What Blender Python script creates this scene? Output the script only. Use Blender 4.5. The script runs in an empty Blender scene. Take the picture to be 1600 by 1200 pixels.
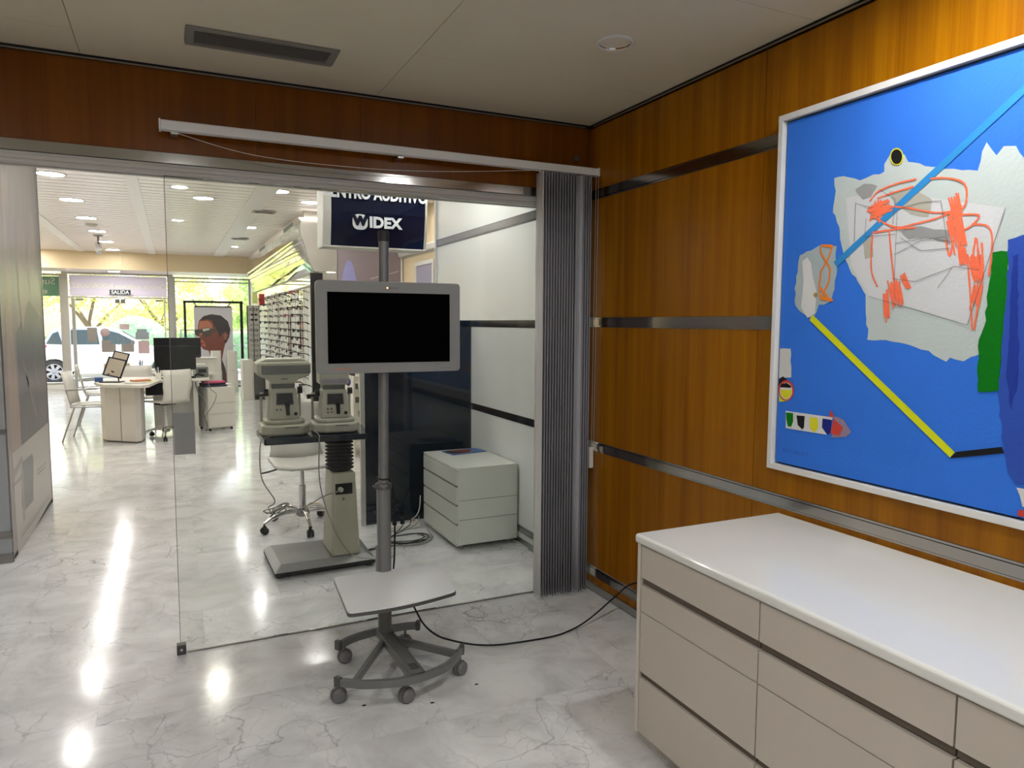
import bpy, math, random
from mathutils import Vector, Matrix
PI = math.pi
D = bpy.data
SC = bpy.context.scene
PAINT=[["p","pale",1,[[-1.653,1.996],[-1.692,1.994],[-1.758,1.976],[-1.805,1.982],[-1.842,1.981],[-1.845,2.011],[-1.864,2.037],[-1.892,2.038],[-1.923,2.001],[-2.001,1.965],[-2.07,1.954],[-2.136,1.931],[-2.146,1.961],[-2.159,2.007],[-2.176,1.99],[-2.194,1.969],[-2.21,1.983],[-2.235,1.977],[-2.261,1.942],[-2.354,1.917],[-2.404,1.816],[-2.355,1.678],[-2.263,1.651],[-2.224,1.478],[-2.192,1.433],[-2.154,1.404],[-2.131,1.392],[-2.093,1.401],[-2.08,1.389],[-2.023,1.417],[-1.959,1.435],[-1.881,1.447],[-1.815,1.445],[-1.803,1.535],[-1.798,1.594],[-1.763,1.641],[-1.731,1.685],[-1.703,1.73],[-1.677,1.83],[-1.651,1.887],[-1.661,1.95]]],["p","paper",2,[[-1.703,1.922],[-1.824,1.928],[-2.223,1.818],[-2.187,1.656],[-2.138,1.499],[-1.995,1.541],[-1.81,1.591],[-1.776,1.641],[-1.736,1.696]]],["p","smudge",3,[[-1.742,1.945],[-1.771,1.961],[-1.823,1.944],[-1.802,1.915],[-1.769,1.908]]],["p","smudge2",3,[[-1.866,1.917],[-1.953,1.913],[-2.013,1.872],[-1.999,1.821],[-1.947,1.835],[-1.891,1.87]]],["p","smudge",3,[[-1.913,1.792],[-1.98,1.8],[-2.022,1.784],[-2.073,1.775],[-2.071,1.734],[-2.003,1.76],[-1.94,1.762]]],["p","smudge2",3,[[-1.776,1.77],[-1.804,1.78],[-1.822,1.721],[-1.789,1.713]]],["s","sky",5,[[-1.673,1.704],[-2.258,2.128]],0.022],["s","yellow2",5,[[-1.579,1.523],[-2.117,1.118]],0.023],["p","black",5,[[-2.11,1.107],[-2.128,1.129],[-2.253,1.164],[-2.261,1.148],[-2.193,1.129]]],["p","green",5,[[-2.198,1.703],[-2.237,1.699],[-2.244,1.618],[-2.237,1.479],[-2.237,1.316],[-2.178,1.309],[-2.172,1.441],[-2.187,1.514],[-2.193,1.62]]],["p","deep",6,[[-2.237,1.73],[-2.274,1.74],[-2.365,1.742],[-2.437,1.513],[-2.451,1.078],[-2.299,1.071],[-2.274,1.093],[-2.256,1.17],[-2.234,1.31],[-2.238,1.408],[-2.239,1.618]]],["p","deep2",7,[[-2.25,1.686],[-2.264,1.694],[-2.286,1.341],[-2.272,1.27],[-2.256,1.339]]],["p","yellow",6,[[-1.91,2.017],[-1.909,2.009],[-1.905,2.001],[-1.9,1.997],[-1.892,1.995],[-1.884,1.997],[-1.876,2.001],[-1.87,2.008],[-1.865,2.017],[-1.863,2.027],[-1.864,2.036],[-1.868,2.043],[-1.874,2.048],[-1.881,2.049],[-1.889,2.048],[-1.897,2.043],[-1.904,2.036],[-1.908,2.027]]],["p","black",7,[[-1.906,2.018],[-1.905,2.011],[-1.902,2.004],[-1.898,2.0],[-1.891,1.999],[-1.885,2.0],[-1.878,2.004],[-1.873,2.01],[-1.869,2.018],[-1.867,2.026],[-1.868,2.034],[-1.871,2.04],[-1.876,2.044],[-1.882,2.045],[-1.889,2.044],[-1.895,2.04],[-1.901,2.034],[-1.905,2.026]]],["p","pale2",2,[[-1.516,1.745],[-1.55,1.761],[-1.627,1.774],[-1.673,1.765],[-1.681,1.667],[-1.664,1.58],[-1.611,1.564],[-1.585,1.519],[-1.544,1.533],[-1.504,1.566],[-1.5,1.654]]],["p","white",3,[[-1.528,1.726],[-1.551,1.738],[-1.569,1.714],[-1.577,1.673],[-1.597,1.616],[-1.595,1.537],[-1.562,1.521],[-1.531,1.56],[-1.538,1.652]]],["p","ochre",4,[[-1.604,1.602],[-1.603,1.597],[-1.598,1.594],[-1.592,1.595],[-1.587,1.598],[-1.585,1.603],[-1.587,1.607],[-1.591,1.61],[-1.597,1.61],[-1.602,1.607]]],["s","orange",5,[[-1.619,1.772],[-1.657,1.765],[-1.643,1.726],[-1.613,1.684],[-1.61,1.631],[-1.661,1.58]],0.0065],["s","orange",5,[[-1.608,1.769],[-1.609,1.751],[-1.653,1.691],[-1.65,1.647],[-1.62,1.595],[-1.669,1.582]],0.0065],["s","orange",5,[[-1.613,1.775],[-1.657,1.769]],0.0065],["s","orange",5,[[-1.61,1.622],[-1.618,1.588],[-1.664,1.582]],0.0065],["p","white2",2,[[-1.435,1.406],[-1.491,1.406],[-1.496,1.302],[-1.437,1.293]]],["p","black",3,[[-1.434,1.293],[-1.459,1.304],[-1.491,1.285],[-1.504,1.264],[-1.467,1.261],[-1.436,1.266]]],["p","yellow",3,[[-1.437,1.244],[-1.467,1.261],[-1.488,1.215],[-1.445,1.206]]],["p","redd",4,[[-1.515,1.256],[-1.513,1.243],[-1.507,1.231],[-1.498,1.221],[-1.485,1.215],[-1.472,1.214],[-1.459,1.217],[-1.448,1.225],[-1.441,1.236],[-1.438,1.249],[-1.44,1.263],[-1.446,1.275],[-1.456,1.284],[-1.468,1.29],[-1.482,1.291],[-1.494,1.287],[-1.505,1.279],[-1.512,1.269]]],["p","white",5,[[-1.507,1.253],[-1.506,1.242],[-1.501,1.232],[-1.494,1.224],[-1.484,1.219],[-1.473,1.218],[-1.463,1.221],[-1.454,1.227],[-1.448,1.236],[-1.446,1.247],[-1.447,1.259],[-1.452,1.269],[-1.46,1.277],[-1.47,1.281],[-1.481,1.282],[-1.491,1.279],[-1.499,1.273],[-1.505,1.264]]],["p","yellow",6,[[-1.449,1.252],[-1.504,1.257],[-1.502,1.238],[-1.482,1.219],[-1.456,1.231]]],["p","black",6,[[-1.448,1.262],[-1.454,1.275],[-1.479,1.281],[-1.5,1.271],[-1.501,1.264]]],["p","white",3,[[-1.478,1.176],[-1.69,1.177],[-1.667,1.113],[-1.481,1.111]]],["p","green",4,[[-1.481,1.169],[-1.511,1.172],[-1.516,1.142],[-1.505,1.119],[-1.49,1.119],[-1.482,1.145]]],["p","black",4,[[-1.53,1.165],[-1.568,1.167],[-1.567,1.125],[-1.559,1.117],[-1.538,1.13]]],["p","yellow",4,[[-1.591,1.165],[-1.625,1.167],[-1.63,1.133],[-1.614,1.113],[-1.593,1.128]]],["p","navyp",4,[[-1.647,1.168],[-1.686,1.168],[-1.683,1.122],[-1.669,1.114],[-1.646,1.136]]],["p","redd",4,[[-1.693,1.173],[-1.734,1.147],[-1.72,1.117],[-1.683,1.12]]],["p","redd",4,[[-1.674,1.178],[-1.681,1.203],[-1.696,1.178]]],["p","mauve",3,[[-1.695,1.183],[-1.733,1.176],[-1.768,1.135],[-1.746,1.118],[-1.72,1.11],[-1.689,1.105]]],["p","white2",4,[[-2.296,1.058],[-2.378,1.07],[-2.382,1.011],[-2.316,1.013]]],["p","redd",4,[[-2.307,1.0],[-2.382,1.006],[-2.383,0.986],[-2.304,0.982]]],["s","crayon",5,[[-1.798,1.9],[-1.825,1.924],[-1.883,1.938],[-1.955,1.942]],0.0055],["s","crayon",5,[[-2.003,1.935],[-2.052,1.928],[-2.097,1.91],[-2.113,1.885],[-2.113,1.846],[-2.1,1.826]],0.0055],["s","crayon",5,[[-1.857,1.875],[-1.935,1.858],[-2.019,1.833],[-2.096,1.827]],0.0055],["s","crayon",5,[[-1.812,1.861],[-1.829,1.838],[-1.895,1.804],[-1.959,1.807],[-2.024,1.814],[-2.077,1.829]],0.0055],["s","crayon",5,[[-1.826,1.904],[-1.888,1.914],[-1.948,1.92]],0.0055],["s","crayon",5,[[-2.097,1.816],[-2.152,1.808],[-2.135,1.782],[-2.109,1.77]],0.0055],["s","crayon",5,[[-1.813,1.8],[-1.815,1.68],[-1.841,1.621]],0.0055],["s","crayon",5,[[-1.873,1.797],[-1.887,1.706],[-1.9,1.635]],0.0055],["s","crayon",5,[[-1.822,1.796],[-1.895,1.798],[-1.96,1.795]],0.0055],["s","crayon",5,[[-2.059,1.748],[-2.075,1.7],[-2.082,1.744]],0.0055],["s","crayon",5,[[-2.135,1.785],[-2.18,1.773],[-2.194,1.726],[-2.19,1.638]],0.0055],["s","crayon",5,[[-2.147,1.745],[-2.144,1.695],[-2.165,1.64],[-2.151,1.741]],0.0055],["s","crayon",5,[[-2.126,1.696],[-2.139,1.605],[-2.153,1.486]],0.0055],["s","crayon",5,[[-2.165,1.729],[-2.173,1.639],[-2.158,1.488]],0.0055],["s","crayon",5,[[-1.793,1.878],[-1.863,1.893],[-1.79,1.868],[-1.869,1.889],[-1.796,1.864],[-1.869,1.877],[-1.804,1.856],[-1.866,1.871],[-1.813,1.852],[-1.879,1.868],[-1.805,1.842],[-1.881,1.86]],0.005],["s","crayon",5,[[-1.801,1.835],[-1.818,1.895],[-1.815,1.842],[-1.829,1.898],[-1.824,1.839],[-1.838,1.896],[-1.836,1.826],[-1.846,1.883]],0.005],["s","crayon",5,[[-2.089,1.878],[-2.105,1.812],[-2.083,1.879],[-2.1,1.806],[-2.078,1.87],[-2.093,1.8],[-2.07,1.869],[-2.082,1.812],[-2.062,1.869]],0.005],["s","crayon",5,[[-2.101,1.815],[-2.122,1.727],[-2.094,1.814],[-2.116,1.73],[-2.089,1.805],[-2.115,1.712],[-2.079,1.822],[-2.107,1.712],[-2.068,1.824],[-2.093,1.728],[-2.063,1.817],[-2.09,1.704],[-2.061,1.802]],0.005],["s","crayon",5,[[-2.101,1.842],[-2.095,1.785],[-2.093,1.839],[-2.086,1.785],[-2.085,1.835],[-2.078,1.775],[-2.073,1.844],[-2.069,1.783]],0.005],["s","crayon",5,[[-2.118,1.72],[-2.127,1.675],[-2.111,1.721],[-2.121,1.673],[-2.106,1.722],[-2.113,1.674],[-2.098,1.724],[-2.108,1.673]],0.005],["s","crayon",5,[[-2.164,1.696],[-2.175,1.632],[-2.156,1.697],[-2.171,1.625],[-2.151,1.692],[-2.167,1.63],[-2.147,1.688],[-2.163,1.622],[-2.139,1.698],[-2.157,1.624],[-2.136,1.693],[-2.152,1.622],[-2.127,1.701]],0.005],["s","crayon",5,[[-1.917,1.633],[-1.934,1.564],[-1.906,1.64],[-1.928,1.558],[-1.898,1.641],[-1.919,1.559],[-1.891,1.634],[-1.908,1.56],[-1.887,1.63],[-1.902,1.553],[-1.877,1.638]],0.005],["s","crayon",5,[[-1.933,1.659],[-1.956,1.612],[-1.928,1.656],[-1.949,1.611],[-1.921,1.652],[-1.942,1.612]],0.005],["s","crayon",5,[[-1.878,1.611],[-1.889,1.521],[-1.874,1.608],[-1.882,1.526],[-1.872,1.597],[-1.88,1.508],[-1.865,1.597],[-1.872,1.524]],0.005],["s","crayon",5,[[-2.174,1.608],[-2.166,1.547],[-2.169,1.616],[-2.161,1.556],[-2.161,1.618],[-2.152,1.557],[-2.152,1.614],[-2.143,1.545]],0.005],["s","pencil",6,[[-1.744,1.903],[-1.746,1.773]],0.0014],["s","pencil",6,[[-1.745,1.899],[-1.799,1.879]],0.0014],["s","pencil",6,[[-1.898,1.853],[-1.9,1.635]],0.0014],["s","pencil",6,[[-1.898,1.859],[-1.976,1.869],[-2.039,1.864],[-2.068,1.729]],0.0014],["s","pencil",6,[[-1.787,1.844],[-1.785,1.786],[-1.896,1.782]],0.0014],["s","pencil",6,[[-1.897,1.754],[-2.003,1.76],[-2.082,1.74]],0.0014],["s","pencil",6,[[-1.895,1.719],[-1.983,1.754],[-2.058,1.758]],0.0014],["s","pencil",6,[[-2.044,1.609],[-2.087,1.67],[-2.161,1.654]],0.0014],["s","pencil",6,[[-1.892,1.645],[-1.969,1.631],[-2.083,1.666]],0.0014],["s","pencil",6,[[-2.223,1.818],[-2.138,1.499]],0.0014],["s","pencil",6,[[-2.138,1.499],[-1.81,1.591]],0.0014],["s","pencil",6,[[-1.914,1.769],[-1.985,1.723],[-2.076,1.723]],0.0014],["s","pencil",6,[[-1.831,1.931],[-1.89,1.89],[-1.885,1.815]],0.0014]]
HEADP=[["print_white",0,[[-1.643,1.705],[-0.873,1.706],[-0.896,0.087],[-1.678,0.113]]],["skin_print",1,[[-1.547,1.505],[-1.569,1.408],[-1.579,1.311],[-1.626,1.228],[-1.583,1.172],[-1.533,1.144],[-1.56,1.088],[-1.55,1.005],[-1.526,0.949],[-1.476,0.878],[-1.374,0.849],[-1.338,0.736],[-1.432,0.64],[-1.485,0.57],[-1.343,0.102],[-0.976,0.09],[-1.045,0.462],[-1.106,0.648],[-1.06,0.888],[-1.016,1.057],[-0.959,1.212],[-0.979,1.452],[-1.171,1.591],[-1.431,1.561]]],["skin_light",2,[[-1.535,1.491],[-1.368,1.506],[-1.292,1.437],[-1.282,1.339],[-1.413,1.269],[-1.519,1.186],[-1.533,1.116],[-1.458,1.046],[-1.423,0.934],[-1.499,0.963],[-1.535,1.046],[-1.546,1.13],[-1.519,1.186],[-1.595,1.186],[-1.606,1.255],[-1.565,1.352]]],["hair_print",2,[[-1.547,1.505],[-1.455,1.603],[-1.299,1.646],[-1.105,1.62],[-0.964,1.494],[-0.916,1.311],[-0.947,1.141],[-1.017,1.0],[-1.055,1.071],[-0.985,1.198],[-1.01,1.269],[-1.09,1.227],[-1.132,1.128],[-1.18,1.269],[-1.254,1.409],[-1.29,1.521],[-1.406,1.534]]],["lens_print",3,[[-1.649,1.297],[-1.591,1.318],[-1.528,1.311],[-1.488,1.339],[-1.346,1.36],[-1.296,1.325],[-1.114,1.297],[-1.285,1.255],[-1.339,1.157],[-1.443,1.144],[-1.504,1.241],[-1.543,1.227],[-1.571,1.158],[-1.633,1.2]]],["lens_shine",4,[[-1.489,1.325],[-1.347,1.346],[-1.335,1.311],[-1.465,1.269]]],["ear_print",3,[[-1.064,1.198],[-1.011,1.241],[-0.972,1.198],[-1.002,1.085],[-1.054,1.086]]],["lip_print",3,[[-1.561,1.061],[-1.472,1.032],[-1.46,0.99],[-1.537,0.991]]],["hair_print",2,[[-1.106,0.648],[-1.045,0.462],[-1.055,0.092],[-1.147,0.095],[-1.15,0.465]]]]
BANNER=[["b_white",1,[[1.938,0.659],[3.472,0.672],[3.405,0.049],[1.956,-0.025]]],["b_skin",1,[[2.078,2.419],[1.923,1.262],[1.938,0.659],[2.261,0.661],[2.205,1.248],[2.095,1.905],[2.241,2.449]]],["b_navy",1,[[2.272,1.415],[2.261,0.661],[3.403,0.67],[3.471,1.188],[3.376,1.501],[2.814,1.64],[2.501,1.5]]],["b_skin2",2,[[2.507,2.176],[2.704,2.213],[2.755,2.048],[2.638,1.814],[2.672,1.591],[2.523,1.411],[2.445,1.63],[2.416,1.93]]],["b_skin2",2,[[2.983,2.305],[3.197,2.285],[3.165,1.991],[2.908,1.689],[2.804,1.87]]],["b_dark",2,[[3.26,2.682],[3.319,2.498],[3.254,1.899],[3.473,1.604],[3.46,2.369],[3.442,2.707]]],["b_line",3,[[2.529,1.098],[2.58,1.104],[2.911,0.782],[2.854,0.779]]],["b_line",3,[[2.875,1.217],[2.905,1.225],[3.04,1.013],[2.98,1.008]]],["b_line",3,[[2.403,1.239],[2.449,1.237],[2.664,1.043],[2.611,1.038]]],["b_grey",2,[[2.23,0.553],[2.62,0.544],[2.661,0.504],[2.573,0.213],[2.204,0.22],[2.151,0.276]]],["b_grey2",3,[[2.194,0.504],[2.265,0.512],[2.233,0.16],[2.165,0.164]]],["b_grey2",3,[[1.949,0.551],[2.242,0.595],[2.279,0.562],[1.954,0.496]]],["b_grey2",3,[[1.926,0.469],[2.186,0.475],[2.2,0.447],[1.941,0.449]]],["b_line2",3,[[2.076,0.089],[3.28,0.088],[3.277,0.078],[2.072,0.077]]],["b_line2",3,[[2.081,0.109],[3.288,0.112],[3.287,0.107],[2.08,0.103]]],["b_line2",3,[[2.792,0.395],[3.179,0.383],[3.176,0.373],[2.788,0.381]]],["b_line2",3,[[2.784,0.368],[3.17,0.354],[3.167,0.344],[2.78,0.354]]]]
COL = SC.collection
random.seed(7)

# ---------------------------------------------------------------- camera, world, sun, exposure
F_PX, YAW, PITCH, ROLL = 1119.4, 0.44317, 0.08569, 0.00507
cd = D.cameras.new('camera'); cam = D.objects.new('camera', cd); COL.objects.link(cam)
cd.sensor_fit = 'HORIZONTAL'; cd.sensor_width = 36.0; cd.lens = 36.0 * F_PX / 1600.0
cd.clip_start = .05; cd.clip_end = 200
_f = Vector((math.sin(YAW)*math.cos(PITCH), math.cos(YAW)*math.cos(PITCH), -math.sin(PITCH)))
_r = Vector((math.cos(YAW), -math.sin(YAW), 0)); _u = _r.cross(_f)
_c, _s = math.cos(ROLL), math.sin(ROLL)
_r2 = _r*_c + _u*_s; _u2 = _u*_c - _r*_s
cam.matrix_world = Matrix((( _r2.x,_u2.x,-_f.x,-2.098),(_r2.y,_u2.y,-_f.y,-3.443),(_r2.z,_u2.z,-_f.z,1.5),(0,0,0,1)))
SC.camera = cam
vs = SC.view_settings
SC.display_settings.display_device = 'sRGB'
vs.view_transform = 'Standard'; vs.look = 'None'; vs.gamma = 1; vs.use_curve_mapping = False
vs.exposure = 0.0

w = D.worlds.new('sky'); SC.world = w; w.use_nodes = True
nt = w.node_tree; bgn = nt.nodes['Background']
sky = nt.nodes.new('ShaderNodeTexSky'); sky.sky_type = 'NISHITA'
sky.sun_elevation = math.radians(48); sky.sun_rotation = math.radians(20); sky.sun_disc = False
sky.dust_density = 3.0; sky.air_density = 1.0; sky.ozone_density = 1.0
nt.links.new(sky.outputs[0], bgn.inputs[0]); bgn.inputs[1].default_value = 0.8

sd = D.lights.new('sun', 'SUN'); sd.energy = 12.0; sd.angle = math.radians(.6); sd.color = (1, .95, .85)
sun = D.objects.new('sun', sd); COL.objects.link(sun); sun.location = (4, 30, 20)
sun.rotation_euler = Vector((-.42, -.45, -.95)).to_track_quat('-Z', 'Y').to_euler()

# lamp powers (watts); the discs are built with each lamp below
P_SHOP, P_OFFICE = 9.8, 12.4

# ---------------------------------------------------------------- materials
MT = {}
def nodes(m):
    return m.node_tree.nodes, m.node_tree.links
def mat(name, col, rough=.5, metal=0, spec=.5, var=0, vscale=8, bump=0, bscale=60, stretch=(1,1,1), coat=0, trans=0, emit=None, estr=0):
    m = D.materials.new(name); m.use_nodes = True; N, L = nodes(m); b = N['Principled BSDF']
    b.inputs['Base Color'].default_value = (*col, 1); b.inputs['Roughness'].default_value = rough
    b.inputs['Metallic'].default_value = metal; b.inputs['Specular IOR Level'].default_value = spec
    b.inputs['Coat Weight'].default_value = coat; b.inputs['Coat Roughness'].default_value = .05
    if emit: b.inputs['Emission Color'].default_value = (*emit, 1); b.inputs['Emission Strength'].default_value = estr
    tc = N.new('ShaderNodeTexCoord'); mp = N.new('ShaderNodeMapping'); mp.inputs['Scale'].default_value = stretch
    L.new(tc.outputs['Object'], mp.inputs[0])
    n = N.new('ShaderNodeTexNoise'); n.inputs['Scale'].default_value = vscale; n.inputs['Detail'].default_value = 4
    L.new(mp.outputs[0], n.inputs['Vector'])
    r = N.new('ShaderNodeMapRange'); r.inputs[3].default_value = 1-max(var, .02); r.inputs[4].default_value = 1+max(var, .02)
    L.new(n.outputs['Fac'], r.inputs[0])
    mx = N.new('ShaderNodeVectorMath'); mx.operation = 'SCALE'; mx.inputs[0].default_value = col
    L.new(r.outputs[0], mx.inputs['Scale']); L.new(mx.outputs[0], b.inputs['Base Color'])
    if bump:
        n2 = N.new('ShaderNodeTexNoise'); n2.inputs['Scale'].default_value = bscale; L.new(mp.outputs[0], n2.inputs['Vector'])
        bp = N.new('ShaderNodeBump'); bp.inputs['Strength'].default_value = bump; bp.inputs['Distance'].default_value = .01
        L.new(n2.outputs['Fac'], bp.inputs['Height']); L.new(bp.outputs[0], b.inputs['Normal'])
    if trans:
        t = N.new('ShaderNodeBsdfTranslucent'); L.new(mx.outputs[0], t.inputs[0]); s = N.new('ShaderNodeMixShader'); s.inputs[0].default_value = trans
        L.new(b.outputs[0], s.inputs[1]); L.new(t.outputs[0], s.inputs[2]); L.new(s.outputs[0], N['Material Output'].inputs[0])
    MT[name] = m; return m

def wood_mat(name='wood', axis='y', dark=(.24,.078,.0005), light=(.40,.155,.001)):
    m = D.materials.new(name); m.use_nodes = True; N, L = nodes(m); b = N['Principled BSDF']
    tc = N.new('ShaderNodeTexCoord'); mp = N.new('ShaderNodeMapping')
    mp.inputs['Scale'].default_value = (9, 9, .35); L.new(tc.outputs['Object'], mp.inputs[0])
    n = N.new('ShaderNodeTexNoise'); n.inputs['Scale'].default_value = 1.6; n.inputs['Detail'].default_value = 6; n.inputs['Roughness'].default_value = .55; n.inputs['Distortion'].default_value = .3
    L.new(mp.outputs[0], n.inputs['Vector'])
    mp2 = N.new('ShaderNodeMapping'); mp2.inputs['Scale'].default_value = (120, 120, 2.0); L.new(tc.outputs['Object'], mp2.inputs[0])
    n2 = N.new('ShaderNodeTexNoise'); n2.inputs['Scale'].default_value = 1.2; n2.inputs['Detail'].default_value = 3; L.new(mp2.outputs[0], n2.inputs['Vector'])
    mm = N.new('ShaderNodeMath'); mm.operation = 'MULTIPLY_ADD'; mm.inputs[1].default_value = .35; L.new(n2.outputs['Fac'], mm.inputs[0]); L.new(n.outputs['Fac'], mm.inputs[2])
    cr = N.new('ShaderNodeValToRGB'); cr.color_ramp.elements[0].position = .50; cr.color_ramp.elements[0].color = (*dark, 1)
    cr.color_ramp.elements[1].position = .88; cr.color_ramp.elements[1].color = (*light, 1)
    L.new(mm.outputs[0], cr.inputs[0]); L.new(cr.outputs[0], b.inputs['Base Color'])
    b.inputs['Roughness'].default_value = .28; b.inputs['Specular IOR Level'].default_value = .25
    MT[name] = m
def marble_mat():
    m = D.materials.new('marble'); m.use_nodes = True; N, L = nodes(m); b = N['Principled BSDF']
    tc = N.new('ShaderNodeTexCoord')
    # slabs: each slab shifts the veining
    br = N.new('ShaderNodeTexBrick'); br.offset = .5; br.inputs['Scale'].default_value = 1.0
    br.inputs['Brick Width'].default_value = .8; br.inputs['Row Height'].default_value = .5; br.inputs['Mortar Size'].default_value = .0012; br.inputs['Mortar Smooth'].default_value = 1
    br.inputs['Color1'].default_value = (0,0,0,1); br.inputs['Color2'].default_value = (1,1,1,1); br.inputs['Mortar'].default_value = (.5,.5,.5,1)
    L.new(tc.outputs['Object'], br.inputs['Vector'])
    sh = N.new('ShaderNodeVectorMath'); sh.operation = 'SCALE'; sh.inputs['Scale'].default_value = 7.0; L.new(br.outputs['Color'], sh.inputs[0])
    ad = N.new('ShaderNodeVectorMath'); ad.operation = 'ADD'; L.new(tc.outputs['Object'], ad.inputs[0]); L.new(sh.outputs[0], ad.inputs[1])
    nd = N.new('ShaderNodeTexNoise'); nd.inputs['Scale'].default_value = 2.2; nd.inputs['Detail'].default_value = 5; L.new(ad.outputs[0], nd.inputs['Vector'])
    wv = N.new('ShaderNodeVectorMath'); wv.operation = 'MULTIPLY_ADD'; wv.inputs[1].default_value = (.55,.55,.55); L.new(nd.outputs['Color'], wv.inputs[0]); L.new(ad.outputs[0], wv.inputs[2])
    def vein(scale, wid, seed):
        v = N.new('ShaderNodeTexVoronoi'); v.feature = 'DISTANCE_TO_EDGE'; v.inputs['Scale'].default_value = scale
        o = N.new('ShaderNodeVectorMath'); o.operation = 'ADD'; o.inputs[1].default_value = (seed, seed*2, 0); L.new(wv.outputs[0], o.inputs[0]); L.new(o.outputs[0], v.inputs['Vector'])
        r = N.new('ShaderNodeMapRange'); r.interpolation_type = 'SMOOTHSTEP'; r.inputs[1].default_value = 0; r.inputs[2].default_value = wid; r.inputs[3].default_value = 1; r.inputs[4].default_value = 0
        L.new(v.outputs['Distance'], r.inputs[0]); return r
    v1 = vein(2.6, .016, 0); v2 = vein(7.5, .030, 3.3)
    nm = N.new('ShaderNodeTexNoise'); nm.inputs['Scale'].default_value = 1.7; nm.inputs['Detail'].default_value = 3; L.new(ad.outputs[0], nm.inputs['Vector'])
    rm = N.new('ShaderNodeMapRange'); rm.inputs[1].default_value = .42; rm.inputs[2].default_value = .68; L.new(nm.outputs['Fac'], rm.inputs[0])
    m1 = N.new('ShaderNodeMath'); m1.operation = 'MULTIPLY'; L.new(v1.outputs[0], m1.inputs[0]); L.new(rm.outputs[0], m1.inputs[1])
    m2 = N.new('ShaderNodeMath'); m2.operation = 'MULTIPLY'; L.new(v2.outputs[0], m2.inputs[0]); L.new(rm.outputs[0], m2.inputs[1])
    m3 = N.new('ShaderNodeMath'); m3.operation = 'MULTIPLY_ADD'; m3.inputs[1].default_value = .65; L.new(m2.outputs[0], m3.inputs[0]); L.new(m1.outputs[0], m3.inputs[2]); m3.use_clamp = True
    nc = N.new('ShaderNodeTexNoise'); nc.inputs['Scale'].default_value = 3.5; nc.inputs['Detail'].default_value = 8; nc.inputs['Roughness'].default_value = .62; nc.inputs['Distortion'].default_value = .8; L.new(ad.outputs[0], nc.inputs['Vector'])
    cr = N.new('ShaderNodeValToRGB'); cr.color_ramp.elements[0].position = .32; cr.color_ramp.elements[0].color = (.52,.52,.515,1)
    cr.color_ramp.elements[1].position = .60; cr.color_ramp.elements[1].color = (.71,.71,.70,1); L.new(nc.outputs['Fac'], cr.inputs[0])
    mx = N.new('ShaderNodeMix'); mx.data_type = 'RGBA'; mx.inputs[7].default_value = (.13,.13,.135,1)
    ms = N.new('ShaderNodeMath'); ms.operation = 'MULTIPLY'; ms.inputs[1].default_value = .62; L.new(m3.outputs[0], ms.inputs[0])
    L.new(ms.outputs[0], mx.inputs[0]); L.new(cr.outputs[0], mx.inputs[6])
    mj = N.new('ShaderNodeMix'); mj.data_type = 'RGBA'; mj.inputs[7].default_value = (.27,.265,.25,1); 
    mf = N.new('ShaderNodeMath'); mf.operation = 'MULTIPLY'; mf.inputs[1].default_value = .35; L.new(br.outputs['Fac'], mf.inputs[0]); L.new(mf.outputs[0], mj.inputs[0]); L.new(mx.outputs[2], mj.inputs[6])
    L.new(mj.outputs[2], b.inputs['Base Color'])
    b.inputs['Roughness'].default_value = .13; b.inputs['Specular IOR Level'].default_value = .34
    nb = N.new('ShaderNodeTexNoise'); nb.inputs['Scale'].default_value = 5; L.new(tc.outputs['Object'], nb.inputs['Vector'])
    rr = N.new('ShaderNodeMapRange'); rr.inputs[3].default_value = .07; rr.inputs[4].default_value = .20; L.new(nb.outputs['Fac'], rr.inputs[0]); L.new(rr.outputs[0], b.inputs['Roughness'])
    MT['marble'] = m
def glass_mat(name, tint, ior=1.5, rough=0):
    m = D.materials.new(name); m.use_nodes = True; N, L = nodes(m); N.remove(N['Principled BSDF'])
    t = N.new('ShaderNodeBsdfTransparent'); t.inputs[0].default_value = (*tint, 1)
    g = N.new('ShaderNodeBsdfGlossy'); g.inputs['Roughness'].default_value = rough; f = N.new('ShaderNodeFresnel'); f.inputs[0].default_value = ior
    s = N.new('ShaderNodeMixShader'); L.new(f.outputs[0], s.inputs[0]); L.new(t.outputs[0], s.inputs[1]); L.new(g.outputs[0], s.inputs[2]); L.new(s.outputs[0], N['Material Output'].inputs[0])
    MT[name] = m
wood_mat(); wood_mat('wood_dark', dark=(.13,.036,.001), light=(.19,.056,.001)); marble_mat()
glass_mat('glass', (.965,.975,.965), 1.28); glass_mat('window_glass', (.97,.98,.98))
mat('office_ceiling', (.62,.56,.42), .6, var=.05, vscale=2)
mat('seam', (.10,.09,.07), .8)
mat('slat_ceiling', (.90,.83,.78), .3, spec=.5, var=.02)
mat('ceiling_band', (.84,.81,.78), .4)
mat('beige_wall', (.74,.60,.38), .55, var=.03)
mat('white_wall', (.78,.80,.77), .35, var=.03, vscale=2)
mat('grey_panel', (.36,.36,.355), .3)
mat('off_white', (.60,.58,.53), .6)
mat('chrome', (.62,.61,.60), .12, metal=1)
mat('chrome_dark', (.30,.29,.28), .22, metal=1)
mat('steel', (.45,.45,.44), .3, metal=1, var=.05)
mat('alu', (.50,.49,.46), .38, metal=.6)
mat('alu_paint', (.46,.44,.40), .45)
mat('black', (.008,.008,.010), .45, spec=.25)
mat('rubber', (.02,.02,.022), .6)
mat('screen_black', (.0008,.0008,.001), .5, spec=.01)
mat('screen_edge', (.02,.02,.025), .2)
mat('stand_grey', (.185,.185,.182), .35, metal=.3)
mat('stand_dark', (.09,.087,.085), .35, metal=.3)
mat('caster_grey', (.17,.165,.17), .35)
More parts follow.
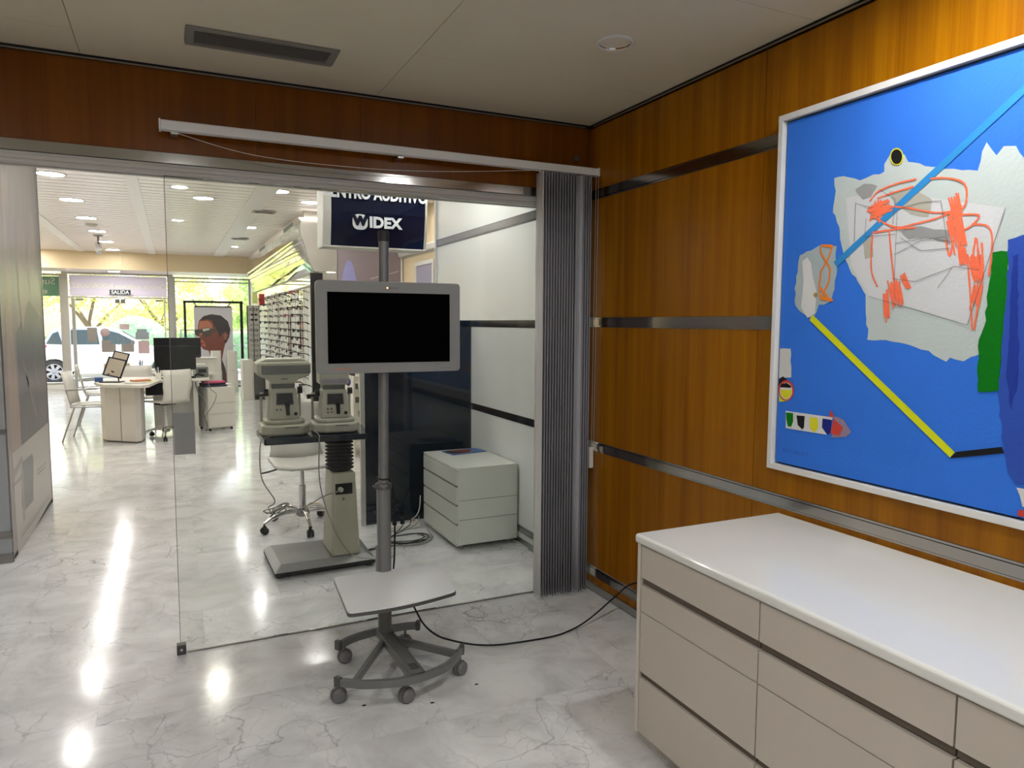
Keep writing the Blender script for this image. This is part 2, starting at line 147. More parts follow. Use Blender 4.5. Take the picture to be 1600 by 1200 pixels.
mat('strip', (.40,.385,.37), .11, metal=1); mat('strip_dark', (.11,.11,.115), .22, metal=.85); mat('vent_grey', (.20,.19,.165), .5); mat('bezel', (.225,.222,.21), .42)
mat('tray_top', (.70,.71,.70), .28)
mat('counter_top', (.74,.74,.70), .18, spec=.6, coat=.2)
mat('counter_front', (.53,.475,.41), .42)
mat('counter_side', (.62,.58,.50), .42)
mat('groove', (.11,.085,.06), .6)
mat('white_lacquer', (.72,.73,.67), .22, coat=.2)
mat('white_desk', (.66,.63,.57), .4)
mat('white_plastic', (.68,.66,.60), .38)
mat('cream_plastic', (.40,.39,.30), .42, var=.03)
mat('cream_plastic2', (.44,.43,.35), .42, var=.03)
mat('grey_plastic', (.14,.14,.13), .4)
mat('navy_gloss', (.003,.009,.020), .06, spec=.5)
mat('blind', (.29,.29,.33), .6, var=.06, vscale=3, stretch=(30,30,1))
mat('blind_edge_lit', (.42,.42,.45), .6); mat('blind_lit', (.80,.80,.79), .6)  # paler blind tones: light painted on slat edges, first slat and open slat
mat('white_frame', (.72,.71,.68), .4)
mat('card_grey', (.25,.25,.245), .6)
mat('wire_grey', (.25,.25,.23), .5)
mat('navy_sign', (.006,.009,.032), .15, spec=.15)
mat('letter_white', (.80,.81,.84), .5)
mat('lamp_off_glow', (.7,.62,.45), .4, emit=(1,.75,.35), estr=.25)  # weak glow put into the bulb of the unlit downlight
mat('lamp_on', (.9,.9,.9), .4, emit=(1,.97,.92), estr=14)
mat('mirror', (.86,.87,.84), .04, metal=1, bump=.012, bscale=1.6)
mat('purple_print', (.25,.20,.22), .3, var=.15, vscale=1.5)
mat('lilac', (.16,.15,.42), .3, var=.3)
mat('grey_lilac', (.32,.30,.36), .5)
mat('cream', (.75,.68,.48), .6)
mat('red', (.55,.01,.02), .4)
mat('dark_green', (.006,.03,.015), .4)
mat('sign_lilac', (.80,.76,.84), .5, trans=.2)
mat('sign_green', (.22,.42,.30), .5, trans=.25)
mat('letter_cream', (.95,.93,.80), .5)
mat('paper', (.62,.60,.56), .8, trans=.2)
mat('paper_grey', (.36,.33,.30), .8, trans=.25)
mat('paper_pink', (.62,.48,.48), .8, trans=.3)
mat('paper_blue', (.34,.38,.40), .8, trans=.25)
mat('manila', (.62,.50,.27), .7)
mat('blue_item', (.06,.13,.34), .5); mat('orange_item', (.55,.20,.08), .6); mat('lime_item', (.62,.75,.25), .6); mat('pink_item', (.6,.06,.16), .5); mat('navy_item', (.02,.02,.07), .5)
mat('leaf_yellow', (.66,.68,.22), .6, var=.35, vscale=2, trans=.5); mat('leaf_green', (.50,.66,.26), .6, var=.35, vscale=2, trans=.5)
mat('leaf_pale', (.58,.74,.52), .6, var=.25, vscale=3, trans=.35); mat('leaf_lime', (.66,.80,.30), .6, var=.3, vscale=2, trans=.5); mat('bark', (.22,.15,.10), .8, var=.2)
mat('car_paint', (.80,.80,.80), .2, coat=.6); mat('car_glass', (.09,.12,.11), .12, spec=.25); mat('tyre', (.03,.03,.03), .7); mat('rim', (.45,.45,.45), .4, metal=.3); mat('tail_red', (.7,.02,.06), .3)
mat('pavement', (.62,.58,.50), .8, var=.1, vscale=3); mat('asphalt', (.42,.42,.40), .9, var=.1)
for n_, c_ in dict(canvas_blue=(.033,.175,.72), pale=(.50,.56,.55), paper_p=(.60,.61,.63), smudge=(.30,.30,.30), smudge2=(.42,.40,.34), sky=(.03,.25,.60), yellow2=(.66,.70,.01), blackp=(.01,.01,.012), green=(.0,.17,.005),
        deep=(.028,.080,.42), deep2=(.015,.04,.30), yellow=(.72,.68,.02), pale2=(.38,.45,.47), white=(.66,.66,.66), ochre=(.35,.25,.08), orange=(.85,.22,.02), white2=(.60,.60,.58), redd=(.60,.06,.04),
        navyp=(.01,.02,.20), mauve=(.30,.22,.32), crayon=(.90,.17,.08), pencil=(.12,.12,.12)).items():
    mat('pt_'+n_, c_, .7, spec=.2, var=.07 if n_ == 'canvas_blue' else .05, vscale=6, bump=.12, bscale=90)
for n_, c_ in dict(print_white=(.62,.60,.66), skin_print=(.20,.055,.035), skin_light=(.48,.16,.09), hair_print=(.035,.025,.03), lens_print=(.07,.06,.045), lens_shine=(.55,.55,.45), ear_print=(.30,.10,.07), lip_print=(.35,.05,.05),
        b_base=(.27,.235,.235), b_white=(.50,.47,.44), b_skin=(.36,.27,.24), b_navy=(.15,.15,.165), b_skin2=(.33,.25,.24), b_dark=(.20,.185,.19), b_line=(.25,.24,.27), b_grey=(.16,.16,.18), b_grey2=(.30,.28,.27), b_line2=(.25,.23,.21)).items():
    mat('pr_'+n_, c_, .3, var=.30 if n_ in ('b_base','b_navy','b_skin','b_skin2','b_dark') else .03, vscale=5, stretch=(3,3,.5))

# ---------------------------------------------------------------- mesh builder
class M:
    def __init__(s): s.v=[]; s.f=[]; s.mi=[]; s.sm=[]; s.T=None
    def add(s, vs, fs, mi=0, sm=False):
        o = len(s.v)
        s.v += [tuple(s.T @ Vector(p)) if s.T else tuple(p) for p in vs]
        for f in fs: s.f.append([i+o for i in f]); s.mi.append(mi); s.sm.append(sm)
        return s
    def box(s, x0,x1,y0,y1,z0,z1, mi=0):
        return s.add([(x,y,z) for z in (z0,z1) for y in (y0,y1) for x in (x0,x1)],
            [(0,2,3,1),(4,5,7,6),(0,1,5,4),(2,6,7,3),(0,4,6,2),(1,3,7,5)], mi)
    def cbox(s, c, d, rz=0, mi=0, R=None):
        R = R or Matrix.Rotation(rz, 3, 'Z'); c = Vector(c)
        vs = [c + R @ Vector((x*d[0]/2,y*d[1]/2,z*d[2]/2)) for z in (-1,1) for y in (-1,1) for x in (-1,1)]
        return s.add(vs, [(0,2,3,1),(4,5,7,6),(0,1,5,4),(2,6,7,3),(0,4,6,2),(1,3,7,5)], mi)
    def prism(s, pts, a0, a1, ax='z', mi=0, sm=False):
        # pts in the plane: ax z -> (x,y); ax y -> (x,z); ax x -> (y,z)
        def P(p, a): return {'z':(p[0],p[1],a),'y':(p[0],a,p[1]),'x':(a,p[0],p[1])}[ax]
        n = len(pts); s.add([P(p,a0) for p in pts]+[P(p,a1) for p in pts], [list(range(n))[::-1], list(range(n,2*n))], mi)
        return s.add([P(p,a0) for p in pts]+[P(p,a1) for p in pts], [(i,(i+1)%n,(i+1)%n+n,i+n) for i in range(n)], mi, sm)
    def tube(s, pts, r, n=8, mi=0, closed=False):
        pts = [Vector(p) for p in pts]; m = len(pts); rs = r if isinstance(r,(list,tuple)) else [r]*m
        vs=[]; up=None
        for i,p in enumerate(pts):
            a = pts[(i-1)%m] if (i or closed) else p; b = pts[(i+1)%m] if (i<m-1 or closed) else p
            t = (b-a).normalized()
            if up is None: up = Vector((0,0,1)) if abs(t.z)<.9 else Vector((1,0,0))
            x = t.cross(up)
            if x.length < 1e-4: x = t.cross(Vector((0,1,0)))
            x.normalize(); y = x.cross(t); up = y
            vs += [p + x*math.cos(2*PI*k/n)*rs[i] + y*math.sin(2*PI*k/n)*rs[i] for k in range(n)]
        fs = [(i*n+k, i*n+(k+1)%n, ((i+1)%m)*n+(k+1)%n, ((i+1)%m)*n+k) for i in range(m if closed else m-1) for k in range(n)]
        s.add(vs, fs, mi, True)
        if not closed: s.add(vs[:n], [list(range(n))], mi); s.add(vs[-n:], [list(range(n))[::-1]], mi)
        return s
    def cyl(s, a, b, r, r2=None, n=16, mi=0):
        return s.tube([a,b], [r, r if r2 is None else r2], n, mi)
    def lathe(s, prof, c=(0,0,0), n=24, mi=0, R=None, sm=True, cap=True):
        c = Vector(c); vs=[]
        for r,z in prof:
            for k in range(n):
                p = Vector((r*math.cos(2*PI*k/n), r*math.sin(2*PI*k/n), z)); vs.append(c + (R @ p if R else p))
        m=len(prof); fs=[(i*n+k, i*n+(k+1)%n, (i+1)*n+(k+1)%n, (i+1)*n+k) for i in range(m-1) for k in range(n)]
        s.add(vs, fs, mi, sm)
        if cap and prof[0][0]>1e-5: s.add(vs[:n], [list(range(n))[::-1]], mi)
        if cap and prof[-1][0]>1e-5: s.add(vs[-n:], [list(range(n))], mi)
        return s
    def ell(s, c, r, n=16, m=10, mi=0):
        vs=[(c[0]+r[0]*math.sin(PI*j/m)*math.cos(2*PI*k/n), c[1]+r[1]*math.sin(PI*j/m)*math.sin(2*PI*k/n), c[2]+r[2]*math.cos(PI*j/m)) for j in range(m+1) for k in range(n)]
        return s.add(vs, [(j*n+k, (j+1)*n+k, (j+1)*n+(k+1)%n, j*n+(k+1)%n) for j in range(m) for k in range(n)], mi, True)
    def grid(s, P, mi=0, sm=True, t=None):
        # P[i][j] of points -> sheet (thick when t is given: offset vector)
        a=len(P); b=len(P[0]); vs=[p for r in P for p in r]
        fs=[(i*b+j,i*b+j+1,(i+1)*b+j+1,(i+1)*b+j) for i in range(a-1) for j in range(b-1)]
        s.add(vs, fs, mi, sm)
        return s
    def build(s, name, mats, parent=None, bevel=0, label=None, solid=0, seg=2, sub=0):
        me = D.meshes.new(name); off = Vector((0,0,0)); p = parent
        while p is not None: off += p.location; p = p.parent
        me.from_pydata([tuple(Vector(v)-off) for v in s.v], [], s.f)
        for m in (mats if isinstance(mats,(list,tuple)) else [mats]): me.materials.append(MT[m])
        for i,pl in enumerate(me.polygons): pl.material_index = s.mi[i]; pl.use_smooth = s.sm[i]
        o = D.objects.new(name, me); COL.objects.link(o); o.parent = parent
        if solid: md = o.modifiers.new('s','SOLIDIFY'); md.thickness = solid; md.offset = 0
        if bevel:
            import bmesh
            bm = bmesh.new(); bm.from_mesh(me); bmesh.ops.remove_doubles(bm, verts=bm.verts, dist=1e-6); bm.to_mesh(me); bm.free()
            md = o.modifiers.new('b','BEVEL'); md.width = bevel; md.segments = seg; md.limit_method = 'ANGLE'; md.angle_limit = math.radians(40)
        if sub: md = o.modifiers.new('u','SUBSURF'); md.levels = sub; md.render_levels = sub
        if label: o['label'] = label
        return o
def tag(o, label, cat, group=None):
    o['label'] = label; o['category'] = cat
    if group: o['group'] = group
    return o
def thing(name, label, cat, loc=(0,0,0), rz=0, group=None):
    o = D.objects.new(name, None); COL.objects.link(o); o.location = loc; o.rotation_euler = (0,0,rz); o.empty_display_size = .1
    return tag(o, label, cat, group)
def struct(o): o['kind'] = 'structure'; return o
def dup(root, loc, rz=None, label=None, group=None):
    def cp(o, par):
        c = o.copy(); COL.objects.link(c); c.parent = par
        for ch in list(o.children): cp(ch, c)
        return c
    r = cp(root, None); r.location = loc
    if rz is not None: r.rotation_euler = (0,0,rz)
    if label: r['label'] = label
    if group: r['group'] = group
    return r
def text_polys(txt, size, offset=0.0, space=1.0):
    cu = D.curves.new('lettering', 'FONT'); cu.body = txt; cu.size = size; cu.offset = offset; cu.align_x = 'CENTER'; cu.align_y = 'CENTER'; cu.extrude = .001; cu.space_character = space; cu.resolution_u = 3
    ob = D.objects.new('lettering', cu); me = D.meshes.new_from_object(ob)
    vs = [v.co.copy() for v in me.vertices]; fs = [list(p.vertices) for p in me.polygons]
    D.objects.remove(ob); D.meshes.remove(me); D.curves.remove(cu)
    return vs, fs
def text(name, txt, size, c, ex, ez, matn, parent, offset=0, sx=1, sz=1, space=1.0, tint=0):
    # ex: direction the writing runs, ez: up direction
    vs, fs = text_polys(txt, size, offset, space); ex = Vector(ex); ez = Vector(ez); en = ex.cross(ez); c = Vector(c)
    m = M(); m.add([c + ex*v.x*sx + ez*v.y*sz + en*v.z for v in vs], fs)
    return m.build(name, matn, parent)
def catmull(pts, n=8):
    pts=[Vector(p) for p in pts]; P=[pts[0]*2-pts[1]]+pts+[pts[-1]*2-pts[-2]]; out=[]
    for i in range(1,len(P)-2):
        a,b,c,d=P[i-1:i+3]
        for k in range(n):
            t=k/n; out.append(.5*((2*b)+(c-a)*t+(2*a-5*b+4*c-d)*t*t+(3*b-a-3*c+d)*t**3))
    return out+[pts[-1]]
def rrect(cx, cy, w_, h_, r, n=5):
    o=[]
    for (sx,sy,a0) in ((1,1,0),(-1,1,PI/2),(-1,-1,PI),(1,-1,3*PI/2)):
        for k in range(n+1):
            a=a0+PI/2*k/n; o.append((cx+sx*(w_/2-r)+r*math.cos(a), cy+sy*(h_/2-r)+r*math.sin(a)))
    return o
mat('led', (.9,.3,.1), .4, emit=(1,.25,.08), estr=8)
mat('foot_grey', (.26,.26,.255), .4, metal=.3); mat('beige_grey', (.30,.27,.23), .4); mat('lilac_pale', (.28,.27,.50), .35, var=.1); mat('print_line', (.7,.6,.65), .4); mat('paper_w', (.70,.68,.64), .8)
mat('spec_brown', (.10,.04,.02), .3); mat('spec_red', (.35,.02,.03), .3)
# ================================================================ SETTING
CZ, SZ = 2.567, 2.9       # office and shop ceiling heights
XL = -5.4
def S(name, m, mats, **k): return struct(m.build(name, mats, **k))
S('floor', M().box(XL-.2, 1.0, -6.2, 15.15, -.12, 0), 'marble')
# office walls
def panel_wall_x(m, x0, x1, ys, z0, z1, gap=.004):
    for a, b in zip(ys[:-1], ys[1:]): m.box(x0, x1, min(a,b)+gap/2, max(a,b)-gap/2, z0, z1, 0)
wr = M(); panel_wall_x(wr, 0, .03, [0,-1.29,-2.53,-3.77,-5.0,-6.0], .028, 2.545, .005); wr.box(.03,.14,-6.1,.14,0,2.95,1); wr.box(.0,.03,-.0025,.14,0,2.95,1)
S('wall_right', wr, ['wood','seam'])
wf = M()
xs = [-4.4,-1.729,-1.26,0.0]
for a,b in zip(xs[:-1], xs[1:]): wf.box(a+.0007, b-(.0007 if b<0 else 0), 0, .03, 2.212, 2.548, 0)
wf.box(-4.4, .0, .03, .09, 2.165, 2.62, 1)
wf.box(-5.4, 0.0, .09, .14, 2.165, 2.95, 2)
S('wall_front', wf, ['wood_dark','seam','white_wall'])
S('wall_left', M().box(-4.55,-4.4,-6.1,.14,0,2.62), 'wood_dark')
S('wall_back', M().box(-4.5,.1,-6.25,-6.1,0,2.62), 'white_wall')
# office ceiling: board panels with fine joints
oc = M()
cols = [(-4.4,-3.6),(-3.6,-2.393),(-2.393,-1.183),(-1.183,0.03)]
for a,b in cols:
    ys = [0.03,-.28,-1.5,-2.7,-3.9,-6.2] if b < -2.0 else ([0.03,-1.55,-2.9,-4.2,-6.2] if b < -1 else [0.03,-.598,-1.525,-2.7,-3.9,-6.2])
    for y1,y0 in zip(ys[:-1], ys[1:]): oc.box(a+.0012,b-.0012,y0+.0008,y1-.0008,CZ,CZ+.02,0)
oc.box(-4.5,.1,-6.2,.03,CZ+.02,CZ+.06,1)
S('ceiling', oc, ['office_ceiling','seam'])
# shadow gap mouldings round the office ceiling
t = M(); t.box(-4.4,0,-.012,0,2.549,2.556,0); t.box(-4.4,0,-.006,0,2.556,CZ,1); t.box(-.012,0,-6,0,2.549,2.556,0); t.box(-.006,0,-6,0,2.556,CZ,1)
S('trim_1', t, ['chrome_dark','black'])
# polished strips on the wood wall (profile: bevel, groove, band, groove, bevel)
def strip_x(m, x, y0, y1, zc, h=.044, sgn=-1, t=.006):
    pr = [(0,zc-h/2-.008),(sgn*.003,zc-h/2-.006),(sgn*.003,zc-h/2),(sgn*.001,zc-h/2),(sgn*.001,zc-h/2+.002),(sgn*t,zc-h/2+.003),(sgn*t,zc+h/2-.003),(sgn*.001,zc+h/2-.002),(sgn*.001,zc+h/2),(sgn*.003,zc+h/2),(sgn*.003,zc+h/2+.006),(0,zc+h/2+.008)]
    m.prism([(x+a,b) for a,b in pr], y0, y1, 'y')
for n_, z_ in (('trim_2',2.19),('trim_3',1.503),('trim_4',.82),('trim_5',.112)):
    m = M(); strip_x(m, 0, -6.0, -.0, z_, .040); S(n_, m, 'strip')
S('baseboard_right', M().box(-.010,0,-6,0,.006,.045,0).box(-.004,.002,-6,0,0,.006,1), ['steel','black'])
# strip on the glass wall, header track below it
m = M()
pr = [(0,2.164),(-.012,2.166),(-.012,2.208),(-.003,2.212),(0,2.212)]
m.prism([(a,b) for a,b in pr], -4.4, -.02, 'x'); S('trim_6', m, 'strip')
m = M(); m.prism([(.09,2.163),(-.004,2.163),(-.004,2.152),(-.010,2.150),(-.010,2.136),(.0,2.132),(.0,2.122),(.03,2.119),(.03,2.123),(.06,2.123),(.06,2.119),(.09,2.119)], -4.4, -.02, 'x')
S('trim_7', m, 'alu_paint')
S('trim_8', M().box(-.045,-.012,-.012,.07,0,2.119), 'white_frame')
# shop right wall: white panels and strips
m = M()
m.box(0,.12,.14,2.5,0,2.95,0)
S('wall_shop_right', m, 'white_wall')
for n_, z_, h_, c_ in (('trim_9',2.175,.05,'strip_dark'),('trim_10',1.49,.036,'strip_dark'),('trim_11',.85,.036,'strip_dark'),('trim_12',.105,.032,'steel')):
    m = M(); strip_x(m, 0, .14, 2.5, z_, h_); S(n_, m, c_)
S('baseboard_shop_right', M().box(-.008,0,.14,2.5,0,.045), 'steel')
m = M(); m.box(-.012,0.0,.7,1.0,0,0.01); m.box(-.012,.13,2.5,2.54,0,2.9); S('trim_13', m, 'white_frame')
# side passage
S('wall_side', M().box(.75,.87,2.5,6.1,0,2.95), 'beige_wall')
m = M(); m.prism([(.75,2.34),(.69,2.36),(.67,2.42),(.70,2.44),(.75,2.44)], 2.6, 6.0, 'y'); S('trim_14', m, 'off_white')
S('wall_passage', M().box(.12,.87,2.38,2.5,0,2.95), 'white_wall')
S('door_2', M().box(.735,.75,4.75,5.35,0,2.2,0).box(.725,.735,4.7,4.75,0,2.25,1).box(.725,.735,5.35,5.4,0,2.25,1).box(.725,.735,4.75,5.35,2.2,2.25,1), ['grey_lilac','off_white'])
S('wall_far', M().box(-.13,.87,6.02,6.12,0,2.95), 'off_white')
# left side of the shop
S('wall_shop_left', M().box(XL-.15,XL,.09,15.1,0,2.95), 'beige_wall')
pl = M(); pl.box(-4.1,-3.045,1.812,3.40,0,2.9,0)
for z0,z1 in ((0.20,.805),(.835,1.483),(1.517,2.17),(2.2,2.88)): pl.box(-4.1,-3.035,1.80,1.812,z0,z1,1)
pl.box(-4.1,-3.035,1.80,1.812,.06,.155,1)
S('wall_pillar', pl, ['white_wall','grey_panel'])
m = M()
for zc,h in ((.82,.03),(1.5,.034),(2.185,.03),(.178,.044),(.03,.06)): m.box(-4.1,-3.03,1.792,1.806,zc-h/2,zc+h/2)
S('trim_15', m, 'chrome_dark')
# shop ceiling: narrow slats between flat bands
sc = M(); yy = .14
bands = [(-3.76,-3.62),(-2.47,-2.35),(-1.25,-1.02)]
segs = [(XL,-3.76),(-3.62,-2.47),(-2.35,-1.25),(-1.02,1.0)]
while yy < 13.4:
    for a,b in segs: sc.prism([(yy+.003,SZ-.002),(yy+.06,SZ-.0017),(yy+.13,SZ-.0005),(yy+.197,SZ+.001),(yy+.196,SZ+.02),(yy+.004,SZ+.02)], a, b, 'x', 0)
    yy += .2
for a,b in bands: sc.box(a,b,.14,13.5,SZ-.012,SZ+.02,1)
sc.box(XL,1.0,.14,13.6,SZ+.02,SZ+.07,2)
S('ceiling_shop', sc, ['slat_ceiling','ceiling_band','seam'])
m = M(); 
for a,b in ((XL,-3.0),(-3.0,-.38)): m.box(a+.002,b-.002,13.5,13.56,2.54,2.905,0)
S('trim_16', m, 'beige_wall')
S('ceiling_lobby', M().box(XL,-.3,13.562,15.0,2.54,2.6), 'slat_ceiling')
S('wall_display', M().box(-.37,-.25,6.1,15.0,0,2.95), 'white_wall')

# ---------------------------------------------------------------- shopfront
YF = 14.8
def window(name, x0, x1, z0, z1, fr=.05):
    m = M(); 
    for a,b,c,d in ((x0,x0+fr,z0,z1),(x1-fr,x1,z0,z1),(x0+fr,x1-fr,z1-fr,z1),(x0+fr,x1-fr,z0,z0+fr)): m.box(a,b,YF-.03,YF+.05,c,d)
    r = S(name, m, 'alu'); g = M().box(x0+fr,x1-fr,YF,YF+.008,z0+fr,z1-fr).build('pane','window_glass',r); return r
w1 = window('window_1', XL, -4.20, .1, 2.50); S('baseboard_front', M().box(XL,-4.2,YF-.05,YF+.1,0,.1,0).box(-2.03,-.37,YF-.05,YF+.1,0,.05,0), 'white_wall')
w2 = window('window_2', -2.03, -.37, .05, 2.50, .04)
M().box(-2.0,-.4,YF-.02,YF+.02,2.38,2.41).build('window_frame','alu',w2)
m = M(); m.box(-4.2,-4.09,YF-.08,YF+.08,0,2.54); m.box(-2.15,-2.03,YF-.08,YF+.08,0,2.54); m.box(-4.09,-2.15,YF-.05,YF+.05,1.985,2.02); m.box(-4.09,-2.15,YF-.05,YF+.05,2.50,2.54); m.box(-4.09,-2.15,YF-.06,YF+.05,0,.015)
d1 = S('door_1', m, 'alu')
for x0,x1 in ((-3.97,-3.115),(-3.095,-2.24)):
    lf = M().box(x0,x1,YF-.006,YF+.006,.03,1.97).build('door_leaf','window_glass',d1)
    M().box(x1-.09 if x0<-3.5 else x0, x1 if x0<-3.5 else x0+.09, YF-.014,YF+.014,1.88,1.97).build('patch_fitting','chrome_dark',lf)
    M().box(x0 if x0<-3.5 else x1-.16, x0+.16 if x0<-3.5 else x1, YF-.014,YF+.014,1.93,1.97).build('hinge_fitting','chrome_dark',lf)
    hx = x1-.05 if x0<-3.5 else x0+.05; M().box(x0-.07 if x0<-3.5 else x1+.005, x0-.005 if x0<-3.5 else x1+.035, YF-.02,YF+.02,.02,1.98).build('stile','steel' if x0<-3.5 else 'off_white',lf)
    M().tube([(hx,YF-.04,.95),(hx,YF-.04,1.15)],.008,8).cyl((hx,YF-.04,.97),(hx,YF,.97),.005).cyl((hx,YF-.04,1.13),(hx,YF,1.13),.005).build('door_handle','chrome',lf)
for x0,x1 in ((-4.09,-3.98),(-2.23,-2.15)): M().box(x0,x1,YF-.006,YF+.006,.03,1.97).build('side_light','window_glass',d1)
# ================================================================ OFFICE THINGS
# --- counter: three drawer units under one worktop
def rounded_slab(x0,x1,y0,y1,z0,z1,r,fr):
    return None
wt = M(); wt.box(-.675,-.008,-4.60,-1.437,.745,.778)
tag(wt.build('worktop','counter_top',bevel=.011,seg=4), 'long cream-white rounded worktop lying on the drawer units below the blue painting', 'worktop')
FX = -.66
def unit(y0, y1, label, end=False):
    t_ = thing('drawer_unit', label, 'drawer unit', (-.33,(y0+y1)/2,0), 0, 'drawer units under the cream worktop')
    c = M(); c.box(FX+.022,-.012,y1,y0,.07,.744,0)
    c.build('carcass','groove',t_)
    M().box(FX+.06,-.03,y1,y0-.03*0,0,.07).build('plinth','counter_front',t_)
    if end:
        M().box(FX-.002,-.012,y0,y0+.016,.066,.742).build('end_panel','counter_side',t_,bevel=.001)
        y0 = y0-.002
    g=.0022
    for i,(z0,z1) in enumerate(((.626,.738),(.506,.600),(.291,.503),(.070,.268))):
        d = M().box(FX,FX+.02,y1+g,y0-g,z0,z1).build('drawer','counter_front',t_,bevel=.0015)
        if i in (0,2): M().box(FX+.010,FX+.022,y1+g,y0-g,z0-.021,z0-.001).build('grip_recess','groove',d)
    return t_
unit(-1.457,-2.010,'cream drawer unit with a side panel, at the end of the counter nearest the blind', True)
unit(-2.010,-2.558,'middle cream drawer unit under the worktop, between two vertical joints')
unit(-2.558,-4.56,'cream drawer unit cut by the right edge of the photo under the worktop')

# --- the painting
PT = ['canvas_blue','pale','paper_p','smudge','smudge2','sky','yellow2','blackp','green','deep','deep2','yellow','pale2','white','ochre','orange','white2','redd','navyp','mauve','crayon','pencil']
PI_ = {n:i for i,n in enumerate(PT)}; PI_['paper']=2; PI_['black']=7
pt = thing('painting','large blue abstract painting with a yellow bar and red scribbles in a white frame','painting',(-.02,-2.36,1.6))
fy0, fy1, fz0, fz1 = -1.408,-3.32,.950,2.262
fm = M()
for a,b,c,d in ((fy1,fy0,fz1-.020,fz1),(fy1,fy0,fz0,fz0+.020),(fy0-.020,fy0,fz0+.02,fz1-.02),(fy1,fy1+.020,fz0+.02,fz1-.02)): fm.box(-.048,-.004,a,b,c,d)
fm.build('frame','white_frame',pt,bevel=.0015)
M().box(-.010,-.006,fy1+.02,fy0-.02,fz0+.02,fz1-.02).build('backing','black',pt)
cx = -.030
cm = M(); cm.box(cx,-.010,fy1+.028,fy0-.028,fz0+.028,fz1-.028,0)
rnd = random.Random(5)
Y0,Y1,Z0,Z1 = fy1+.03, fy0-.03, fz0+.03, fz1-.03
def clampp(p): return (min(max(p[0],Y0),Y1), min(max(p[1],Z0),Z1))
def jag(pts, a=.0035):
    o=[]
    for i,p in enumerate(pts):
        q = pts[(i+1)%len(pts)]; L_ = math.hypot(q[0]-p[0],q[1]-p[1]); n = max(1,int(L_/.018))
        for k in range(n):
            t_=k/n; o.append((p[0]+(q[0]-p[0])*t_+rnd.uniform(-a,a), p[1]+(q[1]-p[1])*t_+rnd.uniform(-a,a)))
    return o
rough = {'pale','pale2','white2','mauve','smudge','smudge2','deep','deep2','green'}
for it in PAINT:
    k_, c_, l_, pts = it[0], it[1], it[2], [tuple(p) for p in it[3]]
    x_ = cx - .0005*l_ - .000004*(PAINT.index(it))
    if k_ == 'p':
        if c_ in rough: pts = jag(pts, .0045 if c_ in('pale','pale2') else .003)
        pts = [clampp(p) for p in pts]
        from mathutils.geometry import tessellate_polygon
        tri = tessellate_polygon([[Vector((p[0],p[1],0)) for p in pts]])
        cm.add([(x_,p[0],p[1]) for p in pts], [list(t3) for t3 in tri], PI_[c_])
    else:
        w_ = it[4]/2
        if c_ == 'crayon': pts2=[]; [pts2.append(v) for v in catmull([(p[0],p[1],0) for p in pts],4)]; pts=[(v.x,v.y) for v in pts2]
        for a,b in zip(pts[:-1],pts[1:]):
            a=clampp(a); b=clampp(b); d = Vector((b[0]-a[0],b[1]-a[1])); 
            if d.length < 1e-5: continue
            n = Vector((-d.y,d.x)).normalized()*w_*(rnd.uniform(.8,1.15) if c_=='crayon' else 1); e = d.normalized()*(w_*.5 if c_ in('crayon','orange') else 0)
            q=[(a[0]-e.x+n.x,a[1]-e.y+n.y),(a[0]-e.x-n.x,a[1]-e.y-n.y),(b[0]+e.x-n.x,b[1]+e.y-n.y),(b[0]+e.x+n.x,b[1]+e.y+n.y)]
            x_ -= .000012; cm.add([(x_,p[0],p[1]) for p in q], [(0,1,2,3)], PI_[c_])
# pencilled signature and date, lower left
for i in range(11):
    y_ = -1.47 - i*.011; cm.add([(cx-.001,y_,1.018+rnd.uniform(-.004,.004)),(cx-.001,y_-.001,1.018),(cx-.001,y_-.006,1.035+rnd.uniform(-.008,.008)),(cx-.001,y_-.0045,1.036)],[(0,1,2,3)],PI_['deep2'])
cm.build('canvas', ['pt_'+n for n in PT], pt)

# --- recessed downlight, ceiling grille
def downlight(loc, r, label, on=True, power=0, z=CZ, group=None, spot=False, color=(.985,1,.98)):
    t_ = thing('downlight', label, 'ceiling light', loc, 0, group); x,y,z = loc
    M().lathe([(r*1.18,0),(r*1.18,-.004),(r*1.04,-.008),(r,-.006),(r,.0)],loc,28,cap=False).build('trim_ring','white_plastic',t_)
    if on:
        M().lathe([(r,-.0035),(0.0,-.0035)],loc,24).build('diffuser','lamp_on',t_)
    else:
        M().lathe([(r*.99,-.005),(r*.9,.012),(r*.72,.030)],loc,28,cap=False).build('reflector','chrome',t_)
        M().lathe([(r*.74,.030),(0,.030)],loc,24).build('lamp_seat','stand_dark',t_)
        M().ell((x,y,z+.018),(r*.32,r*.32,.014)).build('bulb','lamp_off_glow',t_)
    if power:
        ld = D.lights.new('downlight_lamp','AREA'); ld.shape='DISK'; ld.size=r*1.8; ld.energy=power; ld.color=color
        if spot: ld.spread = math.radians(150)
        lo = D.objects.new('lamp', ld); COL.objects.link(lo); lo.parent=t_; lo.location=(0,0,-.012)
    return t_
downlight((-.533,-1.048,CZ),.062,'round recessed chrome downlight, switched off, in the beige ceiling by the wood wall',on=False)
for i,(x_,y_,p_) in enumerate(((-.45,-2.25,P_OFFICE),(-2.0,-2.9,P_OFFICE),(-3.4,-1.6,P_OFFICE),(-3.4,-3.6,P_OFFICE),(-.8,-4.3,P_OFFICE),(-2.0,-5.0,P_OFFICE*1.6))):
    downlight((x_,y_,CZ),.062,['lit recessed office downlight above the blue painting','lit recessed office downlight straight above the camera','lit recessed office downlight at the left wall near the doorway','lit recessed office downlight at the left wall behind the camera','lit recessed office downlight above the far end of the counter','lit recessed office downlight at the back wall'][i],True,p_)
vt = thing('ceiling_vent','long grey slatted air grille in the beige office ceiling','vent',(-1.74,-.41,CZ))
